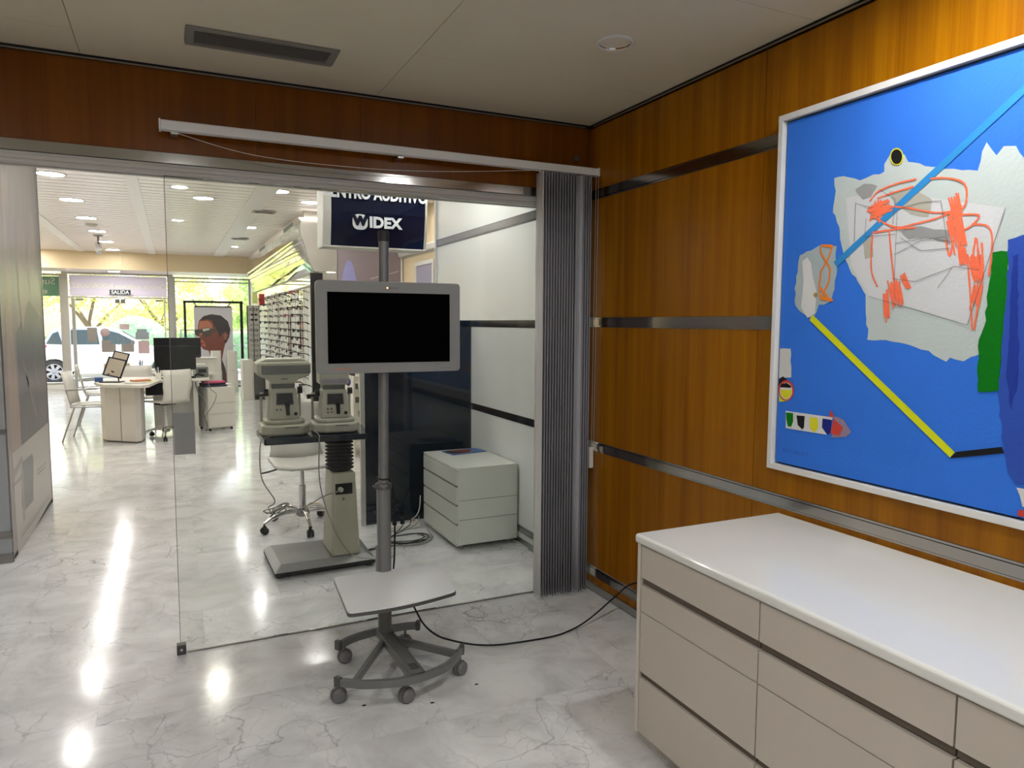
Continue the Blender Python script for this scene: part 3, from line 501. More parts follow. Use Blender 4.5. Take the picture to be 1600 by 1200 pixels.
vm = M(); a0,a1,b0,b1 = -2.016,-1.46,-.508,-.318
vm.box(a0,a1,b0,b0+.028,CZ-.008,CZ); vm.box(a0,a1,b1-.028,b1,CZ-.008,CZ); vm.box(a0,a0+.03,b0+.028,b1-.028,CZ-.008,CZ); vm.box(a1-.03,a1,b0+.028,b1-.028,CZ-.008,CZ)
vm.build('frame','vent_grey',vt,bevel=.002)
M().box(a0+.03,a1-.03,b0+.028,b1-.028,CZ-.0015,CZ-.0005).build('duct','black',vt)
for i in range(8):
    y_ = b0+.036+i*.0168; M().box(a0+.03,a1-.03,y_-.0026,y_+.0026,CZ-.0055,CZ-.004).build('slat','vent_grey',vt)
kn = M().lathe([(0,-.030),(.012,-.028),(.017,-.012),(.014,0)],(-.091,-.0,2.382),16,R=Matrix.Rotation(-PI/2,3,'X')); 
tag(kn.build('wall_hook','groove'),'small dark round knob on the wood panel above the blind rail','hook')

# --- vertical blind, gathered at the corner
vb = thing('vertical_blind','grey vertical blind gathered at the corner under a long white rail','blind',(-.2,-.09,0))
m = M(); m.box(-2.112,-.006,-.105,-.062,2.283,2.322,0); m.build('headrail','white_frame',vb,bevel=.004)
M().box(-2.118,-2.110,-.108,-.060,2.280,2.325).build('end_cap','white_plastic',vb,bevel=.002)
M().box(-.008,.0,-.108,-.060,2.280,2.325).build('end_cap','white_plastic',vb,bevel=.002)
for x_ in (-2.06,-1.09,-.2): M().box(x_-.014,x_+.014,-.080,-.004,2.272,2.283).build('bracket','steel',vb,bevel=.001)
rb = random.Random(2)
xs_ = [-.350+i*.0163 for i in range(13)] + [-.140, -.108,-.093,-.078,-.064]
for i,x_ in enumerate(xs_):
    a = (.02 if i<13 else .03)+rb.uniform(-.015,.015); 
    if i == 13: a = -.8
    yc = -.085; hw=.0445; dx,dy = math.sin(a)*hw, math.cos(a)*hw
    zb = .022+rb.uniform(-.003,.004)
    P=[[(x_-dx*u+ (1-u*u)*.004*math.cos(a), yc-dy*u, z_) for u in (-1,-.5,0,.5,1)] for z_ in (zb,.5,1,1.5,2.0,2.275)]
    sm_ = M().grid(P,1 if i in (0,13) else 0); sm_.cyl((x_-dx*1.0,yc-dy,zb),(x_-dx,yc-dy,2.275),.0014,n=6,mi=1)  # pale tube paints the light caught along each slat's front edge
    sl = sm_.build('slat',['blind','blind_lit' if i==0 else 'blind_edge_lit'],vb,solid=.0006)
    M().box(x_-.003,x_+.003,yc-.004,yc+.004,2.272,2.284).build('carrier','white_plastic',sl)
bc = M()
for x_ in (-.026,-.012): bc.cyl((x_,-.112,2.28),(x_-.006,-.112,.80),.0007,n=5); 
for x_ in (-.026,-.012):
    for k in range(0,210):
        z_ = 2.275-k*.007; cxx=x_-.006*k/210
        bc.add([(cxx+.0021,-.112,z_),(cxx-.0021,-.112,z_),(cxx,-.1099,z_),(cxx,-.1141,z_),(cxx,-.112,z_+.0021),(cxx,-.112,z_-.0021)],[(0,2,4),(2,1,4),(1,3,4),(3,0,4),(2,0,5),(1,2,5),(3,1,5),(0,3,5)],0,True)
bc.build('bead_chain','white_plastic',vb)
wg=M(); wg.box(-.050,-.024,-.122,-.104,.705,.820); wg.build('chain_weight','white_plastic',vb,bevel=.003)
M().tube(catmull([(-2.09,-.10,2.281),(-1.743,-.10,2.214),(-1.268,-.10,2.205),(-.861,-.10,2.228),(-.36,-.10,2.281)],8),.0013,6).build('pull_cord','white_plastic',vb)

# --- fixed glass partition with patch fitting, card stuck on it
gp = thing('glass_partition','tall clear glass partition panel standing between office and shop','glass panel',(-1.2,.02,0))
gm = M().box(-2.107,-.046,.012,.022,.008,2.117).build('glass_pane','glass',gp)
M().box(-2.107,-2.1045,.0115,.0225,.05,2.117).build('polished_edge','grey_plastic',gp)
M().box(-2.08,-.046,.0135,.0205,0,.0078).build('floor_channel','chrome_dark',gp)
cf = M().box(-2.122,-2.083,.0,.036,.001,.046).build('clamp_fitting','stand_dark',gp,bevel=.002)
M().lathe([(.007,0),(.007,.002),(0,.002)],(-2.102,-.0005,.024),12,R=Matrix.Rotation(PI/2,3,'X')).build('screw','chrome',cf)
ca = M().box(-2.103,-2.017,.0,.0115,.912,1.098); tag(ca.build('door_card','card_grey',bevel=.001),'plain grey rectangular card fixed to the free edge of the glass panel','card')

# --- monitor on a wheeled pole stand
st = thing('monitor_stand','grey wheeled pole stand with a white tray, standing in front of the glass','stand',(-1.277,-.43,0))
px_, py_ = -1.277, -.40
pm = M(); pm.prism([(px_+a,py_+b) for a,b in rrect(0,0,.058,.058,.022)],.09,.795,'z',0,True)
pm.build('lower_pole','stand_grey',st)
M().box(px_-.036,px_-.026,py_-.012,py_+.012,.30,.515).build('cable_clip_rail','stand_grey',st,bevel=.002)
M().lathe([(.036,.770),(.036,.792),(.026,.797)],(px_,py_,0),20).build('collar','stand_dark',st)
M().cyl((px_,py_,.79),(px_+.012,py_,1.845),.0215,n=24).build('upper_pole','stand_grey',st)
M().lathe([(.024,1.842),(.024,1.882),(.020,1.888),(0,1.888)],(px_+.012,py_,0),20).build('pole_cap','rubber',st)
M().tube([(px_+.026*math.cos(a),py_+.026*math.sin(a),.818+.004*math.sin(a)) for a in [k*PI/8 for k in range(16)]],.0028,6,closed=True).build('strap','black',st)
kb = M().cyl((px_-.03,py_,.783),(px_-.047,py_,.783),.006,n=12); kb.build('knob','stand_dark',st)
# tray: near edge bowed
tz=.402
tp = [(-1.502,-.408),(-1.03,-.408),(-1.055,-.620),(-1.078,-.758)]
arc = []
P4 = {'bl':(-1.500,-.400),'br':(-1.028,-.410),'fr':(-1.072,-.762),'fl':(-1.528,-.805)}
n_=10
arc = [(P4['fr'][0]+(P4['fl'][0]-P4['fr'][0])*k/n_, P4['fr'][1]+(P4['fl'][1]-P4['fr'][1])*k/n_-.028*math.sin(PI*k/n_)) for k in range(n_+1)]
def rounded(poly, r=.016, idx=()):
    out=[]
    N_=len(poly)
    for i,p in enumerate(poly):
        if i in idx:
            a=Vector(poly[i-1]); b=Vector(p); c=Vector(poly[(i+1)%N_]); u=(a-b).normalized(); v=(c-b).normalized()
            for k in range(6):
                t_=k/5; out.append(tuple(b+u*r*(1-t_)**2+v*r*t_**2))
        else: out.append(tuple(p))
    return out
poly_ = rounded([P4['bl'],P4['br']]+arc,.024,(0,1,2,2+n_))
M().prism(poly_,tz-.006,tz,'z',0).build('tray_top','tray_top',st)
M().prism([((x-px_)*1.004+px_,(y+.58)*1.004-.58) for x,y in poly_],tz-.020,tz-.006,'z',0).build('tray_edge','stand_dark',st)
M().box(px_-.045,px_+.045,-.50,-.37,tz-.034,tz-.020).build('tray_bracket','stand_grey',st,bevel=.002)
# base
bz0,bz1=.088,.118
def rail(pts, w_, name='rail', z0=bz0, z1=bz1):
    m=M(); L=[];R_=[]
    for i,p in enumerate(pts):
        a=Vector(pts[max(i-1,0)]); b=Vector(pts[min(i+1,len(pts)-1)]); n=(b-a).normalized(); n=Vector((-n.y,n.x))*w_/2
        L.append(tuple(Vector(p)+n)); R_.append(tuple(Vector(p)-n))
    m.prism(L+R_[::-1],z0,z1,'z'); return m.build(name,'stand_grey',st,bevel=.002)
def c2(pts,n=8): return [(v.x,v.y) for v in catmull([(a,b,0) for a,b in pts],n)]
rail(c2([(-1.558,-.735),(-1.45,-.805),(-1.29,-.840),(-1.13,-.795),(-1.03,-.690),(-1.012,-.668)]),.022,'front_rail')
rail(c2([(-1.485,-.418),(-1.40,-.372),(-1.28,-.350),(-1.17,-.352),(-1.115,-.365)]),.022,'rear_rail')
rail([(-1.305,-.47),(-1.50,-.770)],.020,'brace'); rail([(-1.245,-.47),(-1.05,-.715)],.020,'brace')
rail([(px_+.0,-.36),(-1.262,-.835)],.065,'spine')
for a_ in (-.028,.028): rail([(px_+a_,-.37),(-1.262+a_,-.83)],.006,'spine_ridge',bz1,bz1+.005)
M().box(-1.278,-1.245,-.79,-.74,bz1,bz1+.002).build('spine_slot','stand_dark',st)
for i,(x_,y_) in enumerate(((-1.556,-.738),(-1.016,-.676),(-1.488,-.418),(-1.112,-.366))): M().cbox((x_,y_,.104),(.020,.030,.040),rz=.5*(1 if x_<-1.3 else -1)).build('rail_end_cap','stand_dark',st,bevel=.002)
for i,(x_,y_,a) in enumerate(((-1.546,-.695,-1.55),(-1.303,-.808,-1.15),(-1.03,-.688,-1.0),(-1.452,-.372,-1.5),(-1.168,-.345,-1.2))):
    c_ = M(); u=Vector((math.cos(a),math.sin(a),0)); v=Vector((-math.sin(a),math.cos(a),0)); R_=Matrix((u,v,(0,0,1))).transposed() @ Matrix.Rotation(PI/2,3,'Y')
    c0=Vector((x_,y_,.030)) - v*.0
    for s_ in (-1,1): c_.lathe([(0,-.010),(.018,-.010),(.028,-.007),(.030,0),(.028,.007),(.018,.010),(0,.010)],c0+u*s_*.013,20,R=R_)
    co=c_.build('caster','caster_grey',st)
    hm=M(); hm.lathe([(.033,-.005),(.033,.005)],c0,20,R=R_); hm.cyl(c0+Vector((0,0,.0)),c0+Vector((0,0,.064)),.006); hm.build('caster_hood','caster_grey',co)
mo = thing('monitor','grey-framed flat monitor with a black screen mounted on the wheeled pole','monitor',(-1.256,-.46,1.48))
mx0,mx1,mz0,mz1 = -1.5665,-.945,1.285,1.668
cx_,cz_=(mx0+mx1)/2,(mz0+mz1)/2
bp_=rrect(cx_,cz_,mx1-mx0,mz1-mz0,.016)
M().prism(bp_,-.476,-.440,'y').build('bezel','bezel',mo,bevel=.003)
M().prism(rrect(cx_,cz_,.54,.30,.03),-.440,-.425,'y').build('rear_housing','bezel',mo,bevel=.003)
M().box(mx0+.044,mx1-.049,-.4772,-.4762,mz0+.043,mz1-.047,0).build('screen','screen_black',mo)
for k in range(4): M().lathe([(.0032,0),(0,.0005)],(-1.272+k*.0135,-.4767,1.642),10,R=Matrix.Rotation(PI/2,3,'X')).build('indicator','led' if k==0 else 'stand_dark',mo)
M().box(-1.50,-1.43,-.4766,-.4762,1.303,1.307).build('printed_mark','pr_skin_light',mo)
M().box(-1.035,-.985,-.4766,-.4762,1.300,1.303).build('printed_mark','stand_grey',mo)
M().box(px_-.03,px_+.04,-.43,-.40,1.40,1.55).build('mount','stand_dark',mo,bevel=.002)
# cables
tag(M().tube(catmull([(-1.275,-.365,.818),(-1.243,-.362,.800),(-1.222,-.36,.74),(-1.216,-.36,.62),(-1.219,-.36,.45),(-1.225,-.365,.36),(-1.22,-.42,.335),(-1.21,-.52,.325),(-1.20,-.58,.29),(-1.15,-.56,.195),(-1.09,-.55,.13),(-1.02,-.53,.085),(-.90,-.505,.03),(-.80,-.51,.009),(-.70,-.525,.006),(-.51,-.54,.006),(-.40,-.53,.012),(-.30,-.51,.03),(-.21,-.50,.07),(-.12,-.50,.125),(-.03,-.52,.185),(-.014,-.7,.22),(-.012,-1.2,.2)],10),.0042,8).build('power_cable','black'),'black power cable hanging down the pole and trailing over the marble floor to the counter','cable')
for i,(x_,y_) in enumerate(((-1.463,-.766),(-1.214,-.86),(-1.0,-.80))):
    d=[(x_-.008,y_),(x_,y_-.004),(x_+.009,y_-.001),(x_+.006,y_+.004),(x_-.004,y_+.005)]
    tag(M().prism(d,0.0002,.0022,'z').build('floor_scrap','black'),['tiny black scrap on the marble in front of the left caster','tiny black scrap on the marble in front of the middle caster','tiny black scrap on the marble beside the right caster'][i],'scrap')
# ================================================================ SHOP, NEAR THE GLASS
# --- hanging lightbox sign
sg = thing('hanging_sign','dark navy hanging lightbox sign with white lettering behind the top of the glass','sign',(-.8,1.5,2.3))
sx0,sx1,sz0,sz1=-1.16,-.435,2.015,2.62
prof=[]
for k in range(9):
    a=k/8; prof.append((1.50+.0-.045*math.sin(PI*a)+.03, sz0+(sz1-sz0)*a))
back=[(1.68+.0,sz1),(1.68,sz0)]
M().prism([(p[0]+.012,p[1]) for p in prof]+back, sx0+.03, sx1-.02,'x').build('box','off_white',sg)
pf=M(); vs_=[]; 
for (y_,z_) in prof: vs_.append([(x_,y_,z_) for x_ in (sx0+.06,sx1-.01)])
m=M(); m.prism(prof+[(p[0]+.010,p[1]) for p in prof[::-1]], sx0+.055, sx1-.012,'x'); m.build('sign_face','navy_sign',sg)
for xa,xb in ((sx0,sx0+.055),(sx1-.012,sx1+.004)):
    m=M(); m.prism([(p[0]-.008,p[1]) for p in prof]+[(1.70,sz1),(1.70,sz0)], xa, xb,'x'); m.build('side_cap','white_plastic',sg,bevel=.003)
M().box(sx0,sx1,1.515,1.69,sz0-.012,sz0).build('bottom_edge','white_plastic',sg,bevel=.002)
yt=1.483
text('lettering','CENTRO AUDITIVO',.108,(-.80,yt-.004,2.367),(1,0,0),(0,0,1),'letter_white',sg,.0042,sx=.76)
text('lettering','IDEX',.100,(-.737,yt-.004,2.176),(1,0,0),(0,0,1),'letter_white',sg,.0046,sx=1.02)
lg=M(); yb=yt-.002
def blob(cx0,cz0,w_,h_,r,y): lg.prism([(a,b) for a,b in rrect(cx0,cz0,w_,h_,r,6)],y-.002,y,'y',0)
blob(-.912,2.177,.104,.104,.040,yb)
lg.build('logo_disc','letter_white',sg)
text('logo_letter','W',.078,(-.912,yb-.004,2.182),(1,0,0),(0,0,1),'navy_sign',sg,.0075,sx=1.08)
text('logo_letter','W',.075,(-.905,yb-.007,2.170),(1,0,0),(0,0,1),'letter_white',sg,.0003,sx=1.08) if False else None
for x_ in (-1.05,-.55): M().cyl((x_,1.6,2.62),(x_,1.6,2.9),.006).build('hanger','steel',sg)

# --- motorised instrument table
it = thing('instrument_table','wheeled beige instrument table with a black top, ribbed bellows and wide foot','table',(-1.25,1.0,0))
m=M(); b0=[(-1.60,.80),(-1.0,.82),(-.99,1.28),(-1.61,1.29)]
m.prism(b0,.012,.045,'z',0); m.build('foot_skirt','rubber',it,bevel=.012)
tp_=[(-1.60,.765),(-1.015,.79),(-1.02,1.25),(-1.61,1.28)]
m=M(); lo=[(-1.605,.775,.045),(-1.0,.80,.045),(-1.0,1.27,.045),(-1.615,1.285,.045)]; hi=[(-1.56,.845,.075),(-1.05,.86,.075),(-1.05,1.24,.075),(-1.57,1.25,.075)]
m.add(lo+hi,[(3,2,1,0),(4,5,6,7),(0,1,5,4),(1,2,6,5),(2,3,7,6),(3,0,4,7)]); m.build('foot_plate','foot_grey',it,bevel=.004)
for x_,y_ in ((-1.57,.84),(-1.04,.84),(-1.57,1.24),(-1.04,1.24)): M().lathe([(.018,0),(.02,.006),(.015,.014)],(x_,y_,0),12).build('glide','rubber',it)
M().box(-1.595,-1.565,.765,.767,.0455,.0465).build('badge','black',it)
m=M(); cl=[(-1.262,.852,.075),(-1.088,.852,.075),(-1.088,1.15,.075),(-1.262,1.15,.075)]; ch=[(-1.248,.872,.585),(-1.108,.872,.585),(-1.108,1.08,.585),(-1.248,1.08,.585)]
m.add(cl+ch,[(3,2,1,0),(4,5,6,7),(0,1,5,4),(1,2,6,5),(2,3,7,6),(3,0,4,7)]); m.build('column','cream_plastic',it,bevel=.012,seg=3)
m=M()
pr=[(.062,.585)]
for k in range(8): z_=.59+k*.0225; pr+=[(.066,z_),(.086,z_+.009),(.086,z_+.013),(.066,z_+.022)]
pr+=[(.05,.772),(.05,.78)]
m.lathe(pr,(-1.182,.975,0),28); m.build('bellows','rubber',it)
M().box(-1.215,-1.145,.93,1.02,.775,.792).build('head_plate','stand_dark',it)
sk=M().box(-1.232,-1.130,.860,.870,.455,.520).build('socket_panel','black',it); M().cyl((-1.205,.862,.487),(-1.205,.832,.490),.015).build('plug','cream_plastic2',sk)
M().lathe([(.008,0),(.006,.003),(0,.004)],(-1.185,.862,.425),12,R=Matrix.Rotation(PI/2,3,'X')).build('knob','chrome_dark',it)
M().prism(rounded([(-1.640,.815),(-1.045,.815),(-.98,1.23),(-1.64,1.23)],.015,(0,1,2,3)),.790,.8255,'z').build('table_top','navy_gloss',it,bevel=.004)

# --- two desktop instruments
def instrument(label, tilt, kind):
    t_=thing('eye_test_instrument',label,'optical instrument',(0,0,0))
    c1='cream_plastic' if kind==0 else 'cream_plastic2'
    foot=[(-.135,-.07),(-.07,-.115),(.10,-.115),(.145,-.06),(.145,.13),(-.135,.13)]
    M().prism(foot,0.004,.062,'z').build('base',c1,t_,bevel=.012,seg=3)
    f2=[(-.112,-.055),(-.055,-.088),(.075,-.088),(.118,-.05),(.118,.11),(-.112,.11)]
    M().prism(f2,.062,.088,'z').build('carriage',c1,t_,bevel=.010,seg=3)
    M().box(-.01,.07,-.1165,-.114,.046,.052).build('slot','grey_plastic',t_)
    m=M(); lo=[(-.088,-.070,.088),(.088,-.070,.088),(.088,.10,.088),(-.088,.10,.088)]; hi=[(-.074,-.036,.262),(.072,-.036,.262),(.072,.095,.262),(-.074,.095,.262)]
    m.add(lo+hi,[(3,2,1,0),(4,5,6,7),(0,1,5,4),(1,2,6,5),(2,3,7,6),(3,0,4,7)]); m.build('body',c1,t_,bevel=.008,seg=3)
    R_=Matrix.Rotation(math.atan2(.034,.174),3,'X')*1
    def face(x0,x1,z0,z1,mt,nm,par,th=.002):
        def P(x,z,o): 
            k=(z-.088)/.174; return (x*(1-.17*k)+0, -.070+.034*k-o, z)
        m=M(); m.add([P(x0,z0,th),P(x1,z0,th),P(x1,z1,th),P(x0,z1,th),P(x0,z0,-.004),P(x1,z0,-.004),P(x1,z1,-.004),P(x0,z1,-.004)],[(0,1,2,3),(0,4,5,1),(1,5,6,2),(2,6,7,3),(3,7,4,0)]); return m.build(nm,mt,par)
    fp=face(-.070,.070,.100,.250,c1,'front_panel',t_,.003)
    sc_=face(-.055,.058,.170,.238,'grey_plastic','screen_bezel',fp,.0045); face(-.050,.053,.174,.234,'screen_edge','screen',sc_,.0055)
    M().cyl((0.012,-.075,.170),(.012,-.098,.118),.013,.010,12).ell((.012,-.079,.176),(.016,.013,.014)).build('joystick','black',t_)
    M().box(.052,.068,-.078,-.066,.112,.128).build('button','black',t_)
    for i in range(2 if kind==0 else 4):
        xx=-.046+.022*(i%2); zz=.146-.020*(i//2); M().lathe([(.0065,0),(.005,.003),(0,.003)],(xx,-.0655-(.146-zz)*.2+.002,zz),10,R=Matrix.Rotation(PI/2,3,'X')).build('button','grey_plastic',t_)
    M().box(-.070,.066,-.020,.09,.262,.292).build('neck','grey_plastic',t_,bevel=.003)
    if kind==0:
        pr=[(-.152,.352),(-.140,.330),(-.085,.312),(-.075,.288),(.066,.288),(.078,.310),(.140,.328),(.158,.350),(.158,.398),(.148,.412),(-.142,.412),(-.152,.400)]
        M().prism(pr,-.060,.150,'y').build('head',c1,t_,bevel=.014,seg=3)
        M().box(-.128,.150,-.064,-.058,.343,.392).build('dark_band','grey_plastic',t_,bevel=.002)
        M().box(-.020,.020,-.063,-.058,.313,.320).build('label_plate','grey_plastic',t_)
        M().prism([(-.140,.412),(.146,.412),(.10,.428),(-.10,.428)],-.045,.13,'y').build('lid',c1,t_,bevel=.005)
    else:
        pr=[(-.088,.300),(-.080,.288),(.078,.288),(.086,.300),(.086,.372),(.074,.386),(-.076,.386),(-.088,.374)]
        M().prism(pr,-.045,.14,'y').build('head',c1,t_,bevel=.012,seg=3)
        M().box(-.078,.076,-.049,-.044,.300,.325).build('dark_band','grey_lilac',t_)
        M().ell((.092,.02,.300),(.016,.02,.026)).build('blue_grip','lilac',t_)
    # chin rest frame on the far side
    cr_=M().tube([(-.115,.13,.06),(-.115,.135,.23)],.008,8).tube([(.115,.13,.06),(.115,.135,.23)],.008,8).box(-.12,.12,.12,.16,.21,.225).build('chin_rest',c1,t_)
    for x_,z_ in ((-.098,.236),(.100,.246)): M().cyl((x_-.012,.02,z_),(x_+.014,.02,z_),.020,n=16).build('knob','black',t_)
    M().cyl((-.135,.03,.216),(-.158,.03,.216),.015,n=14).cyl((-.158,.03,.216),(-.10,.03,.226),.006).build('knob','black',t_)
    return t_
i1=instrument('cream eye-testing instrument with a wide boxy head, left one on the black table',0,0); i1.location=(-1.505,1.0,.8255); i1.scale=(.99,1,1.06)
i2=instrument('cream eye-testing instrument partly hidden behind the monitor, right one on the black table',0,1); i2.location=(-1.205,1.0,.8255); i2.rotation_euler=(0,0,-.06)
tag(M().tube(catmull([(-1.40,1.08,.83),(-1.60,.90,.829),(-1.655,.86,.80),(-1.655,.85,.60),(-1.585,.86,.46)]+[(-1.575+.052*math.cos(a)+.022*math.sin(2.3*a),.86+.02*math.sin(a),.405+.026*math.sin(a*1.17)+.008*math.cos(2*a)) for a in [k*PI/3.2 for k in range(2,22)]]+[(-1.50,.86,.385),(-1.40,.85,.41),(-1.31,.835,.46),(-1.205,.828,.488)],6),.0035,6).build('instrument_cable','wire_grey'),'grey cable looped into a bundle beside the instrument table, plugged into its column','cable')
tag(M().tube(catmull([(-1.33,1.05,.832),(-1.33,.84,.832),(-1.335,.80,.79),(-1.335,.80,.55),(-1.27,.80,.30),(-1.16,.80,.10),(-1.02,.79,.05),(-.95,.82,.012),(-.90,.87,.008),(-.84,.95,.008)],6),.0035,6).build('instrument_cable','wire_grey'),'grey cable hanging in front of the table column and running off the foot','cable')

# --- swivel chairs
def swivel(name,label,cat='chair'):
    t_=thing(name,label,cat,(0,0,0))
    # seat shell faces +Y (front), back at -Y
    P=[]
    for j in range(7):
        v=-.20+.40*j/6; P.append([(u*.21*(1-.08*(v>.15)), v, .47+.02*abs(u)**2 - .015*max(0,(v-.1))*3) for u in (-1,-.6,-.2,.2,.6,1)])
    M().grid(P).build('seat','white_plastic',t_,solid=.022)
    P=[]
    for j in range(7):
        h=j/6; y_=-.20-.05*h-.03*math.sin(PI*h); z_=.47+.42*h; w_=.205 if h<.25 else (.205-.02*(h-.25)); w_=w_*(1-.12*math.sin(PI*min(1,h/.5)) if h<.5 else 1)
        P.append([(u*w_, y_+.03*(1-u*u)*-1, z_) for u in (-1,-.6,-.2,.2,.6,1)])
    M().grid(P).build('backrest','white_plastic',t_,solid=.014)
    M().tube(catmull([(.05,-.1,.45),(.22,.06,.445),(.30,.10,.44)],5),.006,8).build('lever','black',t_)
    M().box(-.09,.09,-.09,.09,.435,.458).build('seat_plate','black',t_,bevel=.004)
    M().cyl((0,0,.435),(0,0,.30),.014,n=14).cyl((0,0,.31),(0,0,.13),.025,n=16).build('gas_lift','chrome',t_)
    M().lathe([(.04,.085),(.05,.10),(.045,.135),(.025,.15)],(0,0,0),18).build('hub','chrome_dark',t_)
    for k in range(5):
        a=2*PI*k/5+.3; u=Vector((math.cos(a),math.sin(a),0))
        M().tube(catmull([u*.03+Vector((0,0,.125)),u*.14+Vector((0,0,.13)),u*.24+Vector((0,0,.105)),u*.30+Vector((0,0,.075))],5),[.017]*6+[.015]*5+[.013]*5,10).build('base_arm','chrome',t_)
        c0=u*.295+Vector((0,0,.028)); v=Vector((-u.y,u.x,0)); cs=M()
        for s_ in (-1,1): cs.cyl(c0+v*s_*.004,c0+v*s_*.022,.027,.024,16)
        cs.cyl(c0,c0+Vector((0,0,.05)),.008); cs.box(c0.x-.014,c0.x+.014,c0.y-.014,c0.y+.014,.035,.058); cs.build('caster','black',t_)
    return t_
ch1=swivel('swivel_chair','white swivel chair with chrome star base right behind the instrument table')
ch1.location=(-1.27,1.86,0); ch1.rotation_euler=(0,0,PI+.02); 

# --- white drawer unit, magazine
du=thing('mobile_drawer_unit','white lacquered drawer unit on small casters against the white wall behind the glass','drawer unit',(-.235,1.19,0))
X0,X1,Ya,Yb=-.455,-.013,.855,1.525
M().box(X0+.012,X1,Ya,Yb,.038,.5505).build('carcass','white_lacquer',du,bevel=.001)
M().box(X0,X1+.001,Ya-.001,Yb+.001,.535,.552).build('top_panel','white_lacquer',du,bevel=.002)
for z_ in (.205,.335): M().box(X0+.02,X1-.0,Ya-.0012,Ya+.002,z_-.0012,z_+.0012).build('side_joint','groove',du)
for (z0,z1) in ((.438,.530),(.310,.425),(.182,.298),(.050,.170)):
    d=M().box(X0-.002,X0+.012,Ya+.004,Yb-.002,z0,z1).build('drawer','white_lacquer',du,bevel=.0015)
    M().box(X0+.008,X0+.0125,Ya+.006,Yb,z0-.012,z0-.0008).build('grip_recess','groove',d)
M().box(X0-.001,X0+.012,Ya,Yb,.036,.048).build('bottom_rail','white_lacquer',du)
for x_ in (X0+.05,X1-.05):
    for y_ in (Ya+.05,Yb-.05): M().cyl((x_-.010,y_,.018),(x_+.010,y_,.018),.018,n=14).box(x_-.012,x_+.012,y_-.008,y_+.008,.03,.039).build('caster','steel',du)
mg=thing('magazine','glossy magazine with a blue cover and a brown picture lying on the white drawer unit','magazine',(-.19,1.40,.552))
M().add([(-.312,1.30,.5525),(-.03,1.345,.5525),(-.055,1.500,.5525),(-.335,1.470,.5525),(-.312,1.30,.557),(-.03,1.345,.557),(-.055,1.500,.557),(-.335,1.470,.557)],[(3,2,1,0),(4,5,6,7),(0,1,5,4),(1,2,6,5),(2,3,7,6),(3,0,4,7)]).build('pages','blue_item',mg)
M().prism([(-.29,1.325),(-.16,1.345),(-.10,1.44),(-.18,1.478),(-.32,1.46)],.557,.5574,'z').build('cover_picture','pr_skin_print',mg)
M().prism([(-.32,1.41),(-.27,1.335),(-.23,1.35),(-.22,1.40),(-.28,1.465),(-.325,1.462)],.5574,.5576,'z').build('cover_picture','pr_hair_print',mg)
# --- navy partition
nv=thing('navy_partition','glossy navy blue low partition panel standing behind the white drawer unit','partition',(-.43,1.71,0))
M().box(-.845,-.014,1.695,1.715,.004,1.512).build('panel','navy_gloss',nv)
M().box(-.878,-.846,1.685,1.725,0,1.512).build('post','alu',nv,bevel=.002); M().box(-.014,-.008,1.69,1.72,0,1.512).build('edge_trim','chrome',nv)
# --- power strip and its cables
ps=thing('power_strip','white power strip with a red switch lying on the floor before the navy partition','power strip',(-.62,1.47,0))
M().cbox((-.62,1.49,.022),(.24,.05,.040),rz=.12).build('housing','white_plastic',ps,bevel=.006)
M().cbox((-.53,1.50,.050),(.045,.04,.02),rz=.12).build('plug','white_plastic',ps,bevel=.005); M().cbox((-.545,1.48,.0615),(.018,.012,.003),rz=.12).build('switch','red',ps)
M().cyl((-.63,1.49,.04),(-.63,1.49,.085),.016).build('plug','black',ps); M().cyl((-.69,1.485,.04),(-.69,1.485,.075),.016).build('plug','black',ps)
rc=random.Random(4)
for j,(lab,mt) in enumerate((('black cable looping on the floor nearest the power strip','black'),('black cable lying in a wide loop between the pole and the white drawer unit','black'),('grey cable curving round the other loops towards the white drawer unit','wire_grey'))):
    pts=[(-.63+.06*j,1.47,.09),(-.66+.05*j,1.40,.05)]
    for k in range(9+2*j): a=2.2+k*.95; pts.append((-.68+(.13+.03*j)*math.cos(a)+rc.uniform(-.01,.01), 1.26-.02*j+(.085+.02*j)*math.sin(a)+rc.uniform(-.01,.01), .006+.004*(k%3)))
    pts+=[(-.90,1.15-.04*j,.006),(-1.0,1.10,.01)] if j<2 else [(-.50,1.20,.006),(-.47,1.40,.006)]
    tag(M().tube(catmull(pts,6),.0035,6).build('floor_cable',mt),lab,'cable')
tag(M().tube(catmull([(-.56,1.51,.06),(-.52,1.50,.09),(-.49,1.52,.14),(-.47,1.56,.22)],6),.0035,6).build('power_lead','white_plastic'),'short white lead rising from the power strip behind the drawer unit','cable')

# --- big print on the pillar
pb=thing('wall_print','tall advertising print of two blurred figures over a white base on the left pillar','poster',(-3.03,2.6,1.2))
names=['b_base']+sorted({b[0] for b in BANNER})
bm_=M(); bm_.box(-3.045,-3.030,1.813,3.425,.035,2.88,0)
for c_,l_,pts in BANNER: bm_.add([(-3.030+.0006*l_,p[0],p[1]) for p in pts],[list(range(len(pts)))],names.index(c_))
bm_.build('print',['pr_'+n for n in names],pb)
M().box(-3.034,-3.026,1.806,1.813,.0,2.88).build('edge_trim','chrome_dark',pb); M().box(-3.05,-3.026,3.42,3.432,0,2.88).build('edge_trim','chrome_dark',pb)
M().box(-3.06,-3.034,1.812,3.42,0,.035).build('base_trim','black',pb)

